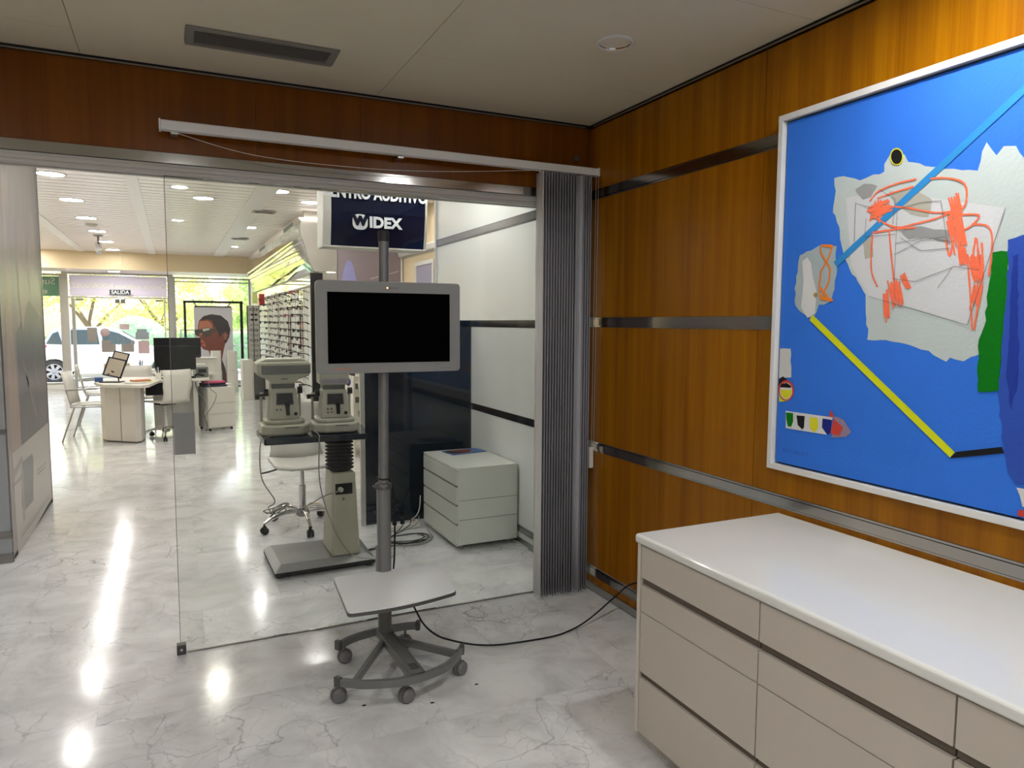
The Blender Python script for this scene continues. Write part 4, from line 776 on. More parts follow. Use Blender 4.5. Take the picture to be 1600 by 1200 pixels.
# ================================================================ DISPLAY WALL
pr=[(-.52,2.9),(-.52,2.80),(-.560,2.785)]+[(-.575-.02*math.sin(PI*min(1,t*2.2))+.150*t**1.8,2.775-.635*t) for t in [k/10 for k in range(11)]]+[(-.40,2.135)]
ds=thing('display_canopy','curved mirrored canopy above the rows of spectacles on the right of the shop','canopy',(-.45,10,2.3))
for k,(ya,yb) in enumerate([(6.05+.9*q,6.05+.9*(q+1)) for q in range(8)]):
    cp=pr[2:]; m=M(); m.prism(cp+[(-.372,2.135),(-.372,2.785)],ya+.008,yb-.008,'y',0,False); m.build('mirror_panel','mirror',ds); M().prism([(a-.0012,b) for a,b in cp[1:]]+[(-.40,2.14),(-.40,2.76)],yb-.010,yb+.006,'y').build('joint','off_white',ds)
    for q in (5,8): M().prism([(cp[q][0]-.0012,cp[q][1]),(cp[q][0]-.0015,cp[q][1]-.007),(cp[q][0]+.01,cp[q][1]-.007),(cp[q][0]+.01,cp[q][1])],ya,yb,'y').build('joint','alu',ds)
    M().box(-.402,-.372,ya+.006,yb-.006,1.985,2.118).build('lower_mirror','mirror',ds)
M().box(-.525,-.372,6.05,13.5,2.792,2.898).build('fascia','slat_ceiling',ds)
for ya in (7.0,10.3): M().box(-.528,-.524,ya,ya+.9,2.805,2.875).build('air_grille','stand_dark',ds)
M().box(-.415,-.372,6.1,13.4,1.965,1.985).box(-.415,-.372,6.1,13.4,2.118,2.135).build('shelf_rail','off_white',ds)
ep=[(a,b) for a,b in pr[2:-1]]+[(-.13,2.14),(-.13,2.785)]
m=M(); m.prism(ep,6.0,6.05,'y'); m.build('end_panel','beige_grey',ds)
m=M(); m.box(-.54,-.13,6.0,6.05,2.82,2.9); m.build('end_panel','beige_grey',ds)
M().box(-.36,-.13,6.0,6.05,0,2.128).build('end_panel','beige_grey',ds)
M().box(-.47,-.32,5.99,6.05,.02,2.118).build('black_side','black',ds)
M().box(-.60,-.30,5.97,6.0,2.79,2.80).build('lit_edge','lamp_on',ds)
# panels with rods
fw=thing('spectacle_wall','white back panels and mirror strips carrying rows of spectacles','display wall',(-.4,9,1.4))
M().box(-.39,-.372,6.1,13.3,.1,1.96).build('back_panel','white_wall',fw)
cols_y=[6.45,6.95,7.5,8.1,8.75,9.45,10.15,10.85]
for y_ in cols_y[1:-1:2]: M().box(-.397,-.389,y_+.16,y_+.46,.4,1.95).build('mirror_strip','mirror',fw)
for y_ in cols_y: 
    for d_ in (-.14,.14): M().cyl((-.42,y_+d_,.45),(-.42,y_+d_,1.95),.006,n=8).build('rod','white_plastic',fw)
M().box(-.50,-.372,6.06,13.3,.0,.42).build('base_cabinet','white_desk',fw)
def specs(style):
    m=M(); R=.0235
    for s_ in (-1,1):
        pts=[(0,s_*.034+R*(1.1)*math.cos(a)*(1.0),.0+R*(.80 if style else 1)*math.sin(a)*(1.0 if math.sin(a)<0 else .85)) for a in [2*PI*k/14 for k in range(14)]]
        m.tube(pts,.0052 if style==0 else .0034,6,0,True)
        m.tube([(0,s_*.061,.008),(.02,s_*.066,.010),(.10,s_*.066,.008),(.14,s_*.063,-.018)],[.0062,.006,.0052,.0065] if style==0 else [.004,.0036,.0034,.0055],6)
        if style==2: m.add([(0,s_*.034+R*math.cos(a),R*.8*math.sin(a)) for a in [2*PI*k/12 for k in range(12)]],[list(range(12))],1)
    m.tube([(0,-.010,.004),(-.002,0,.008),(0,.010,.004)],.003,6)
    return m
import itertools
protos=[]
for nm,st_,mt in (('a',0,'black'),('b',1,'chrome_dark'),('c',0,'spec_brown'),('d',2,'black'),('e',1,'stand_dark'),('f',0,'spec_red')):
    protos.append((specs(st_),mt))
ordn=['topmost','second','third','fourth','fifth','sixth','seventh','eighth','ninth','tenth','eleventh','twelfth','thirteenth']
coln=['nearest the camera','second from the near end','third from the near end','fourth from the near end','fourth from the far end','third from the far end','second from the far end','farthest along the wall']
meshes=[None]*6; rs=random.Random(11)
look={0:'black-rimmed',1:'thin metal',2:'brown-rimmed',3:'dark-lensed',4:'thin dark-rimmed',5:'red-rimmed'}
def put_specs(x,y,z,rz,k,label,group):
    if meshes[k] is None:
        o=protos[k][0].build('spectacles',[protos[k][1],'screen_edge']); meshes[k]=o
        o2=o
    else:
        o2=meshes[k].copy(); COL.objects.link(o2)
    o2.location=(x,y,z); o2.rotation_euler=(0,0,rz); tag(o2,label,'spectacles',group); return o2
for ci,y_ in enumerate(cols_y):
    for ri in range(13):
        k=rs.choice([0,0,1,3,4,2,1,4,0,3] if ci not in(1,2) else [0,3,3,0,2,5])
        put_specs(-.57+rs.uniform(-.02,.02),y_+rs.uniform(-.05,.05),1.90-ri*.105,rs.uniform(-.12,.12),k,'%s spectacles, %s down in the wall column %s'%(look[k],ordn[ri],coln[ci]),'spectacles on the display wall')
# --- narrow rack and cabinet by the window
rk=thing('spectacle_rack','narrow black-edged rack of spectacles on a white cabinet near the shop window','display rack',(-.66,11.2,0))
M().box(-.778,-.762,11.24,11.26,.77,1.80).box(-.555,-.545,11.24,11.26,.77,1.80).box(-.665,-.655,11.24,11.26,.77,1.80).build('frame','black',rk)
M().box(-.765,-.555,11.262,11.272,.77,1.80).build('back_panel','white_plastic',rk)
for ri in range(10): put_specs(-.66,11.10,.84+ri*.098,PI/2+rs.uniform(-.2,.2),rs.choice([0,3,4]),'dark spectacles, %s up from the bottom of the narrow window rack'%['lowest',*ordn[1:]][ri],'spectacles on the window rack')
cb=thing('display_cabinet','low white cabinet with a dark grey side, below the narrow rack of spectacles','cabinet',(-.68,11.2,0))
M().box(-.90,-.70,11.0,11.5,0,.765).build('carcass','white_plastic',cb,bevel=.003); M().box(-.70,-.52,10.96,11.5,.0,.765).build('dark_side','stand_dark',cb,bevel=.003)
rd=M().box(-.56,-.47,11.02,11.2,1.80,2.02); tag(rd.build('red_sign','red',bevel=.004),'small bright red box sign above the narrow rack of spectacles','sign')
tag(M().box(-.66,-.56,11.35,11.40,1.84,2.06).build('yellow_card','lime_item'),'yellow card beside the red box sign near the shop window','card')
# --- purple poster at the end wall, brochure rack
pp=thing('wall_poster','large mauve poster with a pale violet oval on the wall beyond the hanging sign','poster',(.3,6,1.5))
M().box(-.125,.715,5.99,6.018,.9,2.75).build('print','purple_print',pp)
m=M(); m.add([(.02+.135*math.cos(a),5.988,1.42+.88*math.sin(a)) for a in [PI*k/20 for k in range(21)]],[list(range(21))[::-1]]); m.build('printed_oval','lilac_pale',pp)
M().add([(.30,5.988,2.06),(.68,5.988,2.17),(.68,5.988,2.178),(.30,5.988,2.067)],[(0,1,2,3)]).build('printed_line','print_line',pp)
M().box(.715,.735,5.97,6.02,0,2.75).build('edge_strip','white_frame',pp)
br=thing('brochure_rack','white stepped brochure rack with cream boards between the instruments and the navy partition','rack',(.1,4.6,0))
for i,(z0,y_) in enumerate(((.84,4.9),(.70,4.75),(.56,4.6),(.42,4.45))):
    sh=M().box(-.30,.34,y_-.06,y_+.08,z0-.012,z0).box(-.30,.34,y_-.07,y_-.055,z0-.012,z0+.03).build('shelf','white_plastic',br)
    for k in range(3):
        lf_=M().add([(-.26+.2*k,y_-.03,z0+.002),(-.13+.2*k,y_-.03,z0+.002),(-.13+.2*k,y_+.02,z0+.11),(-.26+.2*k,y_+.02,z0+.11),(-.26+.2*k,y_-.026,z0),(-.13+.2*k,y_-.026,z0),(-.13+.2*k,y_+.024,z0+.108),(-.26+.2*k,y_+.024,z0+.108)],[(0,1,2,3),(7,6,5,4),(0,4,5,1),(1,5,6,2),(2,6,7,3),(3,7,4,0)]).build('leaflet','paper_w',sh)
        M().add([(-.245+.2*k,y_-.0262,z0+.022),(-.175+.2*k,y_-.0262,z0+.022),(-.175+.2*k,y_+.0045,z0+.09),(-.245+.2*k,y_+.0045,z0+.09)],[(0,1,2,3)]).build('leaflet_picture','stand_dark',sh) if k<3 else 0
M().box(-.32,-.30,4.35,5.0,0,.9).box(.34,.36,4.35,5.0,0,.9).build('side_panel','white_plastic',br)
db=thing('display_board','leaning grey-lilac board with a cream panel behind the brochure rack','board',(.1,5.3,0))
M().add([(-.25,5.35,.9),(.5,5.35,.9),(.62,5.45,1.5),(-.2,5.45,1.5),(-.25,5.38,.9),(.5,5.38,.9),(.62,5.48,1.5),(-.2,5.48,1.5)],[(0,1,2,3),(7,6,5,4),(0,4,5,1),(1,5,6,2),(2,6,7,3),(3,7,4,0)]).box(-.2,.45,5.40,5.44,0,.92).build('board','cream',db)
M().add([(.02,5.33,.86),(.10,5.33,.86),(.36,5.42,1.35),(.22,5.42,1.4)],[(0,1,2,3)]).build('grey_band','grey_lilac',db,solid=.01)

# ================================================================ SHOP LIGHTS, CEILING FITTINGS
words=['first','second','third','fourth','fifth','sixth']
for k in range(6): downlight((-3.10,4.80+1.63*k,SZ),.118,'lit round downlight in the left ceiling row of the shop, %s from the glass'%words[k],True,P_SHOP*.35)
for k,y_ in enumerate((4.76,8.07,11.17)): downlight((-1.0,y_,SZ),.10,'lit round downlight on the flat ceiling band at the right, %s from the glass'%words[k],True,P_SHOP)
downlight((-1.72,5.60,SZ),.105,'single lit warm downlight in the middle of the slatted ceiling',True,P_SHOP,color=(1,.95,.8))
downlight((-.57,5.35,SZ),.10,'lit downlight mostly hidden behind the hanging sign',True,P_SHOP*.8)
downlight((-3.16,14.1,2.54),.12,'lit downlight in the low ceiling right above the exit door',True,P_SHOP*.6)
where_=['just beyond the header at the left','second beyond the header at the left','added unseen above the instrument table','above the white drawer unit','added unseen closest to the glass partition','added unseen at the left wall level with the desks','added unseen at the left wall level with the car','added unseen at the left wall near the window','over the brochure rack in the side passage','added unseen at the left end before the beige beam','added unseen behind the left pillar']
for k,(x_,y_) in enumerate(((-3.10,1.6),(-3.10,3.2),(-1.72,2.4),(-.5,1.25),(-1.9,.8),(-4.6,5.0),(-4.6,8.0),(-4.6,11.0),(.35,4.4),(-4.6,13.0),(-4.6,2.0))):  # left-wall row and two near lamps are added, unseen, to brighten the shop
    downlight((x_,y_,SZ),.10,'lit shop ceiling downlight '+where_[k],True,P_SHOP*((.3 if x_<-3 else .62) if y_<3.3 else (.5 if x_>0 else 1.45)))
for k,(x_,y_) in enumerate(((-.98,6.32),(-1.0,9.65))):
    v_=thing('air_vent','small rectangular air vent in the right ceiling band, %s from the glass'%words[k],'vent',(x_,y_,SZ)); m=M()
    m.box(x_-.14,x_+.14,y_-.10,y_+.10,SZ-.020,SZ-.012); m.build('frame','alu',v_,bevel=.001)
    for q in range(3): M().box(x_-.11,x_+.11,y_-.07+q*.05,y_-.045+q*.05,SZ-.022,SZ-.0195).build('slot','groove',v_)
cc=thing('ceiling_camera','small grey security camera hanging from the slatted ceiling','camera',(-3.14,10.3,SZ))
M().lathe([(.075,-.0),(.07,-.02),(.03,-.025)],(-3.14,10.3,SZ),18).build('base','chrome_dark',cc); M().tube([(-3.14,10.3,SZ-.02),(-3.14,10.3,SZ-.12),(-3.13,10.25,SZ-.16)],.016,8).build('arm','chrome_dark',cc)
M().cyl((-3.15,10.32,SZ-.15),(-3.12,10.12,SZ-.30),.045,n=14).build('body','alu',cc)
sm=M().lathe([(.08,0),(.075,-.025),(.04,-.04),(0,-.04)],(-3.10,8.75,SZ),18); tag(sm.build('smoke_detector','white_plastic'),'small round smoke detector between the left ceiling downlights','detector')
# ================================================================ SHOP FLOOR: DESKS
DZ=.74
def poly_desk(t_,top,mt='white_desk'): M().prism(top,DZ-.035,DZ,'z').build('desk_top',mt,t_,bevel=.004)
d1_=thing('desk','white L-shaped office desk with a faceted pedestal end nearest the glass','desk',(-2.5,6.7,0))
poly_desk(d1_,[(-2.99,6.78),(-2.91,6.42),(-2.84,6.31),(-2.43,6.03),(-2.36,6.10),(-2.26,6.75),(-2.10,6.93),(-1.66,6.92),(-1.66,7.50),(-2.75,7.50),(-2.95,7.3)])
pd=[(-2.925,6.798),(-2.864,6.64),(-2.523,6.362),(-2.469,6.415),(-2.433,6.66),(-2.75,6.98)]
M().prism(pd,.02,DZ-.035,'z').build('pedestal','white_desk',d1_,bevel=.004)
M().prism([(x*.98-.053,y*.98+.14) for x,y in pd],0,.02,'z').build('pedestal_plinth','stand_dark',d1_)
a=Vector(pd[1]); b=Vector(pd[2]); c_=(a+b)/2; n_=Vector((-(b-a).y,(b-a).x)).normalized()
for q in (c_,): M().cbox((q.x-n_.x*.001*-1-.0,q.y-.002,.36),(.004,.004,.68),rz=math.atan2((b-a).y,(b-a).x)).build('panel_seam','groove',d1_)
M().box(-2.34,-1.86,7.20,7.225,.06,DZ-.035).build('modesty_panel','off_white',d1_)
M().box(-1.86,-1.80,7.05,7.45,.0,DZ-.035).build('leg_panel','white_desk',d1_,bevel=.003)
M().box(-2.42,-2.22,6.75,7.15,.55,.70).build('under_shelf','black',d1_)
d2_=thing('desk','second white desk behind the first, partly hidden by the monitors','desk',(-2.2,8.6,0))
poly_desk(d2_,[(-2.85,8.25),(-1.5,8.05),(-1.45,9.3),(-2.2,9.4),(-2.9,9.2)])
M().box(-2.7,-2.62,8.4,9.2,0,DZ-.035).box(-1.6,-1.55,8.3,9.2,0,DZ-.035).build('leg_panel','white_desk',d2_); M().box(-2.35,-1.9,8.35,8.7,.58,.70).build('under_shelf','black',d2_)
def monitor(name,label,cx,cy,w_,h_,z0,rz):
    t_=thing(name,label,'monitor',(cx,cy,DZ),rz); 
    t_.rotation_euler=(0,0,0)
    M().box(cx-w_/2,cx+w_/2,cy-.012,cy+.012,z0,z0+h_).build('screen_housing','black',t_,bevel=.004)
    M().box(cx-w_/2+.01,cx+w_/2-.01,cy+.012,cy+.0125,z0+.012,z0+h_-.01).build('screen','screen_edge',t_)
    M().box(cx-.03,cx+.03,cy-.05,cy-.02,DZ+.01,z0+.12).box(cx-.12,cx+.12,cy-.10,cy+.08,DZ+.0005,DZ+.012).box(cx-.05,cx+.05,cy-.03,cy-.01,z0+.05,z0+.15).build('foot','black',t_,bevel=.003)
    t_.rotation_euler=(0,0,rz); return t_
monitor('monitor','black monitor seen from behind at the middle of the nearer desk',-2.06,7.12,.50,.32,.845,0.0)
monitor('monitor','black monitor seen from behind on the second desk, above the nearer one',-2.02,8.75,.66,.36,.88,.0)
# mobile drawer cabinet and folders
mc=thing('mobile_drawer_cabinet','white mobile drawer cabinet on casters at the right end of the desks','drawer unit',(-1.57,7.27,0))
M().cbox((-1.57,7.27,.32),(.38,.36,.56)).build('carcass','white_desk',mc,bevel=.003)
for z0,z1 in ((.05,.225),(.235,.375),(.385,.59)): M().cbox((-1.57,7.085,(z0+z1)/2),(.375,.014,z1-z0-.006)).build('drawer','white_desk',mc,bevel=.002)
for x_ in (-1.72,-1.42):
    for y_ in (7.13,7.41): M().cyl((x_-.01,y_,.022),(x_+.01,y_,.022),.022,n=12).cyl((x_,y_,.02),(x_,y_,.05),.006).build('caster','black',mc)
mc.rotation_euler=(0,0,.35)
for i,(nm,mt,x_,y_,w_,d_,rz,lab) in enumerate((('folder','navy_item',-1.60,7.22,.30,.22,.3,'dark navy folder at the bottom of the pile on the white drawer cabinet'),('folder','black',-1.61,7.23,.28,.20,.42,'black folder in the middle of the pile on the white drawer cabinet'),('folder','pink_item',-1.60,7.22,.27,.20,.2,'pink folder topmost of the pile on the white drawer cabinet'),('folder','paper_w',-1.43,7.36,.10,.18,.35,'white folder lying right beside the pink one on the drawer cabinet'))):
    z0=.601+(0.026*i if i<3 else 0); tag(M().cbox((x_,y_,z0+.013),(w_,d_,.024),rz=rz).build(nm,mt,bevel=.003),lab,'folder','folders on the drawer cabinet')
tag(M().tube(catmull([(-1.83,7.02,.68),(-1.80,6.98,.55),(-1.72,6.95,.40),(-1.74,6.97,.25),(-1.70,6.96,.10),(-1.72,6.93,.02)],6),.006,6).build('desk_cable','stand_dark'),'dark cable hanging down between the desk and the drawer cabinet','cable')
tag(M().tube(catmull([(-1.68,6.98,.70),(-1.64,6.93,.58),(-1.58,6.90,.52),(-1.62,6.92,.38),(-1.72,6.93,.22),(-1.70,6.92,.03)],6),.005,6).build('desk_cable','wire_grey'),'grey cable drooping in front of the drawer cabinet','cable')
# desk clutter
def mirror_stand(label,x,y,z,rz=0,s=1):
    t_=thing('tabletop_mirror',label,'mirror',(0,0,0)); 
    R_=Matrix.Rotation(.22,3,'Y') @ Matrix.Rotation(-.35,3,'X'); 
    m=M(); 
    for (a0,a1,b0,b1) in ((-.11,-.095,0,.24),(.095,.11,0,.24),(-.11,.11,.225,.24),(-.11,.11,0,.015)): 
        vs=[R_ @ Vector((xx,yy,zz)) + Vector((0,0,.07)) for zz in (b0,b1) for yy in (-.008,.008) for xx in (a0,a1)]; m.add(vs,[(0,2,3,1),(4,5,7,6),(0,1,5,4),(2,6,7,3),(0,4,6,2),(1,3,7,5)])
    m.build('frame','black',t_)
    m=M(); vs=[R_ @ Vector((xx,yy,zz)) + Vector((0,0,.07)) for zz in (.015,.225) for yy in (-.003,.003) for xx in (-.095,.095)]; m.add(vs,[(0,2,3,1),(4,5,7,6),(0,1,5,4),(2,6,7,3),(0,4,6,2),(1,3,7,5)]); m.build('mirror_glass','mirror',t_)
    M().tube([(0,.0,.14),(.05,.06,.10),(.06,.05,.01)],.008,8).tube([(-.05,.0,.10),(.06,.06,.13)],.007,8).build('arm','black',t_)
    M().box(-.12,.12,-.07,.09,0.0005,.012).build('base','black',t_,bevel=.003)
    t_.location=(x,y,z); t_.rotation_euler=(0,0,rz); return t_
mirror_stand('black-framed tilting mirror standing at the near end of the desk',-2.78,6.60,DZ,-.35)
mirror_stand('black-framed tilting mirror standing farther back on the second desk',-2.84,8.55,DZ,-.35)
def item(nm,mt,c,d,rz,lab,cat,bev=.003): return tag(M().cbox(c,d,rz).build(nm,mt,bevel=bev),lab,cat)
item('tissue_pack','blue_item',(-2.935,6.80,DZ+.028),(.09,.12,.052),.1,'blue packet lying at the left end of the nearer desk','packet')
item('paper_stack','paper_w',(-2.52,6.36,DZ+.010),(.22,.18,.020),.2,'stack of white papers near the front edge of the desk','papers')
item('paper_stack','orange_item',(-2.46,6.40,DZ+.031),(.20,.14,.020),.35,'orange leaflets lying on top of the white papers','leaflets')
item('leaflet','lime_item',(-2.36,6.62,DZ+.002),(.12,.15,.003),.1,'bright lime green leaflet on the desk beside the papers','leaflet',0)
item('keyboard','grey_plastic',(-2.20,6.98,DZ+.010),(.20,.11,.018),.1,'dark keyboard lying on the desk in front of the monitor','keyboard')
item('folder_manila','manila',(-2.85,8.75,DZ+.06),(.34,.03,.12),.0,'yellowish manila folder standing on the second desk','folder')
item('note_block','blue_item',(-2.78,8.40,DZ+.03),(.10,.08,.06),.1,'small blue box on the second desk behind the mirror','box')
item('paper_stack','paper_w',(-2.30,8.55,DZ+.01),(.26,.2,.02),.2,'white papers lying on the second desk','papers')
def pencup(label,x,y,z):
    t_=thing('pen_cup',label,'pen holder',(x,y,z)); M().lathe([(.034,0.0005),(.037,.09),(.034,.09),(.032,.006),(0,.006)],(x,y,z),16).build('cup','white_plastic',t_)
    for k,(dx,dy,h,mt) in enumerate(((.012,.0,.17,'black'),(-.012,.008,.15,'blue_item'),(.0,-.012,.16,'white_plastic'),(-.006,.014,.18,'black'))): M().cyl((x+dx*.5,y+dy*.5,z+.01),(x+dx*1.8,y+dy*1.8,z+h),.0055,n=8).build('pen',mt,t_)
    return t_
pencup('white pen cup full of pens in front of the monitor on the nearer desk',-2.27,6.88,DZ); pencup('white pen cup with dark brushes on the second desk behind the mirrors',-2.52,8.45,DZ)
ph=thing('desk_phone','dark grey desk telephone standing right of the monitor','telephone',(-1.74,7.08,DZ))
M().cbox((-1.74,7.08,DZ+.07),(.15,.06,.14),rz=.1).build('body','grey_plastic',ph,bevel=.006); M().cbox((-1.74,7.046,DZ+.09),(.10,.004,.05),rz=.1).build('display','screen_edge',ph); M().tube([(-1.84,7.0,DZ+.03),(-1.80,7.0,DZ+.05),(-1.72,7.0,DZ+.03)],.014,8).build('handset','black',ph)
item('mouse','black',(-1.86,6.98,DZ+.014),(.06,.10,.026),.3,'black computer mouse on the desk below the telephone','mouse',.01)
pn=thing('printer','white office printer with cables behind, on the right part of the desk','printer',(-1.76,7.30,DZ))
M().box(-1.74-.11,-1.46-.21,7.18,7.44,DZ+.0005,DZ+.10).build('body','white_plastic',pn,bevel=.006); M().box(-1.83,-1.69,7.2,7.4,DZ+.10,DZ+.17).build('lid','white_plastic',pn,bevel=.006); M().box(-1.76,-1.69,7.172,7.18,DZ+.02,DZ+.085).build('tray','off_white',pn,bevel=.002)
bx=thing('paper_box','white shelf box standing above the desk, right of the monitors','box',(-1.62,8.3,DZ)); M().box(-1.86,-1.50,8.15,8.40,DZ+.0005,DZ+.20).build('body','white_plastic',bx,bevel=.005); M().box(-1.87,-1.49,8.13,8.42,DZ+.2,DZ+.215).build('lid','white_plastic',bx); M().box(-1.83,-1.72,8.2,8.3,DZ+.215,DZ+.24).build('clip','black',bx)
# chairs round the desks
ch2=dup(ch1,(-2.20,6.66,0),.62,'white swivel chair with its back to the glass, pulled up to the nearer desk')
def side_chair(label):
    t_=thing('visitor_chair',label,'chair',(0,0,0))
    P=[[(u*.21,v,.44+.012*u*u-.01*(v>.15)) for u in (-1,-.5,0,.5,1)] for v in (-.2,-.1,0,.1,.2)]
    M().grid(P).build('seat','white_plastic',t_,solid=.014)
    P=[[(u*(.205-.0*j),-.20-.09*j/5-.02*(1-u*u),.46+.40*j/5) for u in (-1,-.5,0,.5,1)] for j in range(6)]
    M().grid(P).build('backrest','white_plastic',t_,solid=.012)
    for s_ in (-1,1):
        M().tube([(s_*.20,-.16,.43),(s_*.235,-.30,.0)],.010,8).build('leg','steel',t_); M().tube([(s_*.20,.15,.43),(s_*.235,.24,.0)],.010,8).build('leg','steel',t_)
        M().tube([(s_*.215,.20,.43),(s_*.215,-.20,.43),(s_*.225,-.24,.64),(s_*.225,.10,.655)],.009,8).build('arm_frame','steel',t_)
    return t_
sc1=side_chair('white visitor chair with thin metal legs at the far left of the desks'); sc1.location=(-3.02,6.98,0); sc1.rotation_euler=(0,0,-PI/2-.15)
sc2=dup(sc1,(-3.05,8.55,0),-PI/2+.1,'white visitor chair behind the leftmost one, at the second desk')
sc3=dup(sc1,(-2.52,7.75,0),PI+.2,'white visitor chair between the two desks, only its top showing')
# ================================================================ WINDOW DISPLAY
po=thing('standing_poster','large print of a dark-haired person in sunglasses seen in profile, by the shop window','poster',(-1.25,13.6,0))
hn=['print_white','skin_print','skin_light','hair_print','lens_print','lens_shine','ear_print','lip_print']
m=M(); m.box(-1.645,-.868,13.604,13.62,.10,1.800,0)
from mathutils.geometry import tessellate_polygon as tess
for c_,l_,pts in HEADP:
    if c_=='print_white': continue
    tr=tess([[Vector((p[0],p[1],0)) for p in pts]]); m.add([(p[0],13.604-.0012*l_,p[1]) for p in pts],[list(q) for q in tr],hn.index(c_))
m.build('print',['pr_'+n for n in hn],po)
M().box(-1.63,-.88,13.595,13.63,1.795,1.825).build('top_bar','black',po); M().box(-1.66,-.85,13.50,13.75,0,.10).build('foot','white_plastic',po)
fs=thing('display_stand','tall black rectangular display frame standing before the shop window','frame',(-1.22,14.2,0))
M().box(-1.84,-1.79,14.18,14.22,0,1.95).build('post','black',fs); M().box(-.66,-.60,14.18,14.22,0,1.95).build('post','black',fs); M().box(-1.84,-.60,14.18,14.22,1.90,1.95).build('top_bar','black',fs); M().box(-.9,-.55,14.08,14.35,0,.03).build('foot','black',fs); M().box(-1.9,-1.7,14.08,14.35,0,.03).build('foot','black',fs)
for x_,h_,z0,lab in ((-1.267,.875,0,'white rounded plinth in front of the profile poster, left of the two'),(-.95,.872,0,'white rounded plinth in front of the profile poster, right of the two')):
    t_=thing('plinth',lab,'plinth',(x_,12.9,0))
    M().prism(rrect(x_,12.9,.22,.22,.04),0,.45,'z').build('lower_block','white_plastic',t_); M().prism(rrect(x_,12.9,.20,.20,.04),.452,h_,'z').build('upper_block','white_plastic',t_,bevel=.01)
# signs on the shopfront
fs1=thing('fascia_sign','pale lilac translucent fascia panel over the exit door with lettering seen from behind','sign',(-3.12,YF+.06,2.24))
M().box(-4.07,-2.16,YF+.055,YF+.065,2.03,2.49).build('panel','sign_lilac',fs1)
text('lettering','Centros auditivos RODR\u00cdGUEZ',.155,(-3.10,YF+.047,2.255),(-1,0,0),(0,0,1),'letter_cream',fs1,.002,sx=.92)
fs2=thing('window_sign','green translucent window sign with white lettering seen from behind, beside the pillar','sign',(-4.43,YF,2.24))
M().box(-4.78,-4.26,YF+.055,YF+.065,2.02,2.44).build('panel','sign_green',fs2)
text('lettering','Sus',.20,(-4.46,YF+.047,2.33),(-1,0,0),(0,0,1),'letter_cream',fs2,.002); text('lettering','en',.18,(-4.56,YF+.047,2.12),(-1,0,0),(0,0,1),'letter_cream',fs2,.002)
ex=thing('exit_sign','small dark green SALIDA exit sign with white letters above the door','sign',(-3.095,YF-.06,2.12))
M().box(-3.30,-2.89,YF-.085,YF-.075,2.065,2.175).build('plate','dark_green',ex); text('lettering','SALIDA',.112,(-3.095,YF-.087,2.119),(1,0,0),(0,0,1),'letter_white',ex,.003,sx=.95)
for i,(x0,x1,z0,z1,mt,lab) in enumerate(((-3.77,-3.58,1.02,1.34,'paper_grey','pale greenish notice, leftmost on the glass door'),(-3.14,-2.95,1.30,1.42,'paper_pink','small pink notice, highest on the glass door'),(-2.80,-2.60,1.235,1.31,'paper_blue','small grey label above the wide grey notice'),(-2.83,-2.56,1.08,1.235,'paper_blue','wide grey notice on the right door leaf'),(-3.50,-3.32,.80,1.06,'paper_grey','tall brown-grey notice on the left door leaf'),(-3.32,-3.23,.80,.97,'paper_grey','short brown-grey notice touching the tall one on the left leaf'),(-2.93,-2.87,.80,1.06,'paper_grey','narrow brown-grey notice on the right door leaf'),(-3.12,-2.93,.80,.97,'paper_grey','square brown-grey notice in the middle of the doors'),(-2.78,-2.56,.76,1.05,'paper_pink','large pinkish notice, lowest on the right door leaf'))):
    tag(M().box(x0,x1,YF-.011,YF-.0085,z0,z1).build('door_notice',mt),lab,'notice','notices on the glass doors')
tag(M().lathe([(.095,0),(.095,.002),(0,.002)],(-3.425,YF-.009,1.23),24,R=Matrix.Rotation(PI/2,3,'X')).build('round_sticker','paper_pink'),'round pinkish sticker on the left glass door','sticker')
# ================================================================ OUTSIDE
GZ=-.12
struct(M().box(-14,8,15.15,17.2,-.3,-.02).build('pavement','pavement')); struct(M().box(-30,20,17.2,20.2,-.35,GZ).build('street','asphalt')); struct(M().box(-30,20,20.2,45,-.35,-.02).build('far_pavement','pavement'))
car=thing('car','white hatchback car parked in the street outside the glass door','car',(-3.4,18.9,GZ))
bx0=-5.45
low=[(-5.45,.30),(-5.40,.26),(-1.75,.22),(-1.62,.34),(-1.62,.52),(-1.72,.66),(-2.75,.90),(-5.30,.92),(-5.42,.86),(-5.48,.55)]
def shift(p): return [(a,b+GZ) for a,b in p]
def arch(cx,r=.335,n=10): return [(cx-r*math.cos(PI*k/n), .30+r*math.sin(PI*k/n)) for k in range(n+1)]
low=[(-5.22,.32),(-5.20,.27)]+[(a,max(b,.24)) for a,b in arch(-4.83)]+[(a,max(b,.24)) for a,b in arch(-2.30)]+[(-1.75,.22),(-1.60,.34),(-1.60,.52),(-1.72,.68),(-2.70,.92),(-5.10,.95),(-5.20,.88),(-5.25,.60)]
m=M(); m.prism(shift(low),18.0,19.7,'y',0,False); m.build('body','car_paint',car,bevel=.03,seg=3)
gh=[(-5.12,.93),(-4.86,1.38),(-4.66,1.44),(-3.75,1.45),(-3.35,1.36),(-2.62,.91)]
def taper(m,pts,y0,y1,ins,mi=0):
    n=len(pts); zb=min(p[1] for p in pts); zt=max(p[1] for p in pts)
    def Y(p,s): k=(p[1]-zb)/(zt-zb); return (y0+ins*k) if s<0 else (y1-ins*k)
    m.add([(p[0],Y(p,-1),p[1]+GZ) for p in pts]+[(p[0],Y(p,1),p[1]+GZ) for p in pts],[list(range(n)),list(range(n,2*n))[::-1]]+[(i,i+n,(i+1)%n+n,(i+1)%n) for i in range(n)],mi)
m=M(); taper(m,gh,18.03,19.67,.16); m.build('roof','car_paint',car,bevel=.02,seg=3)
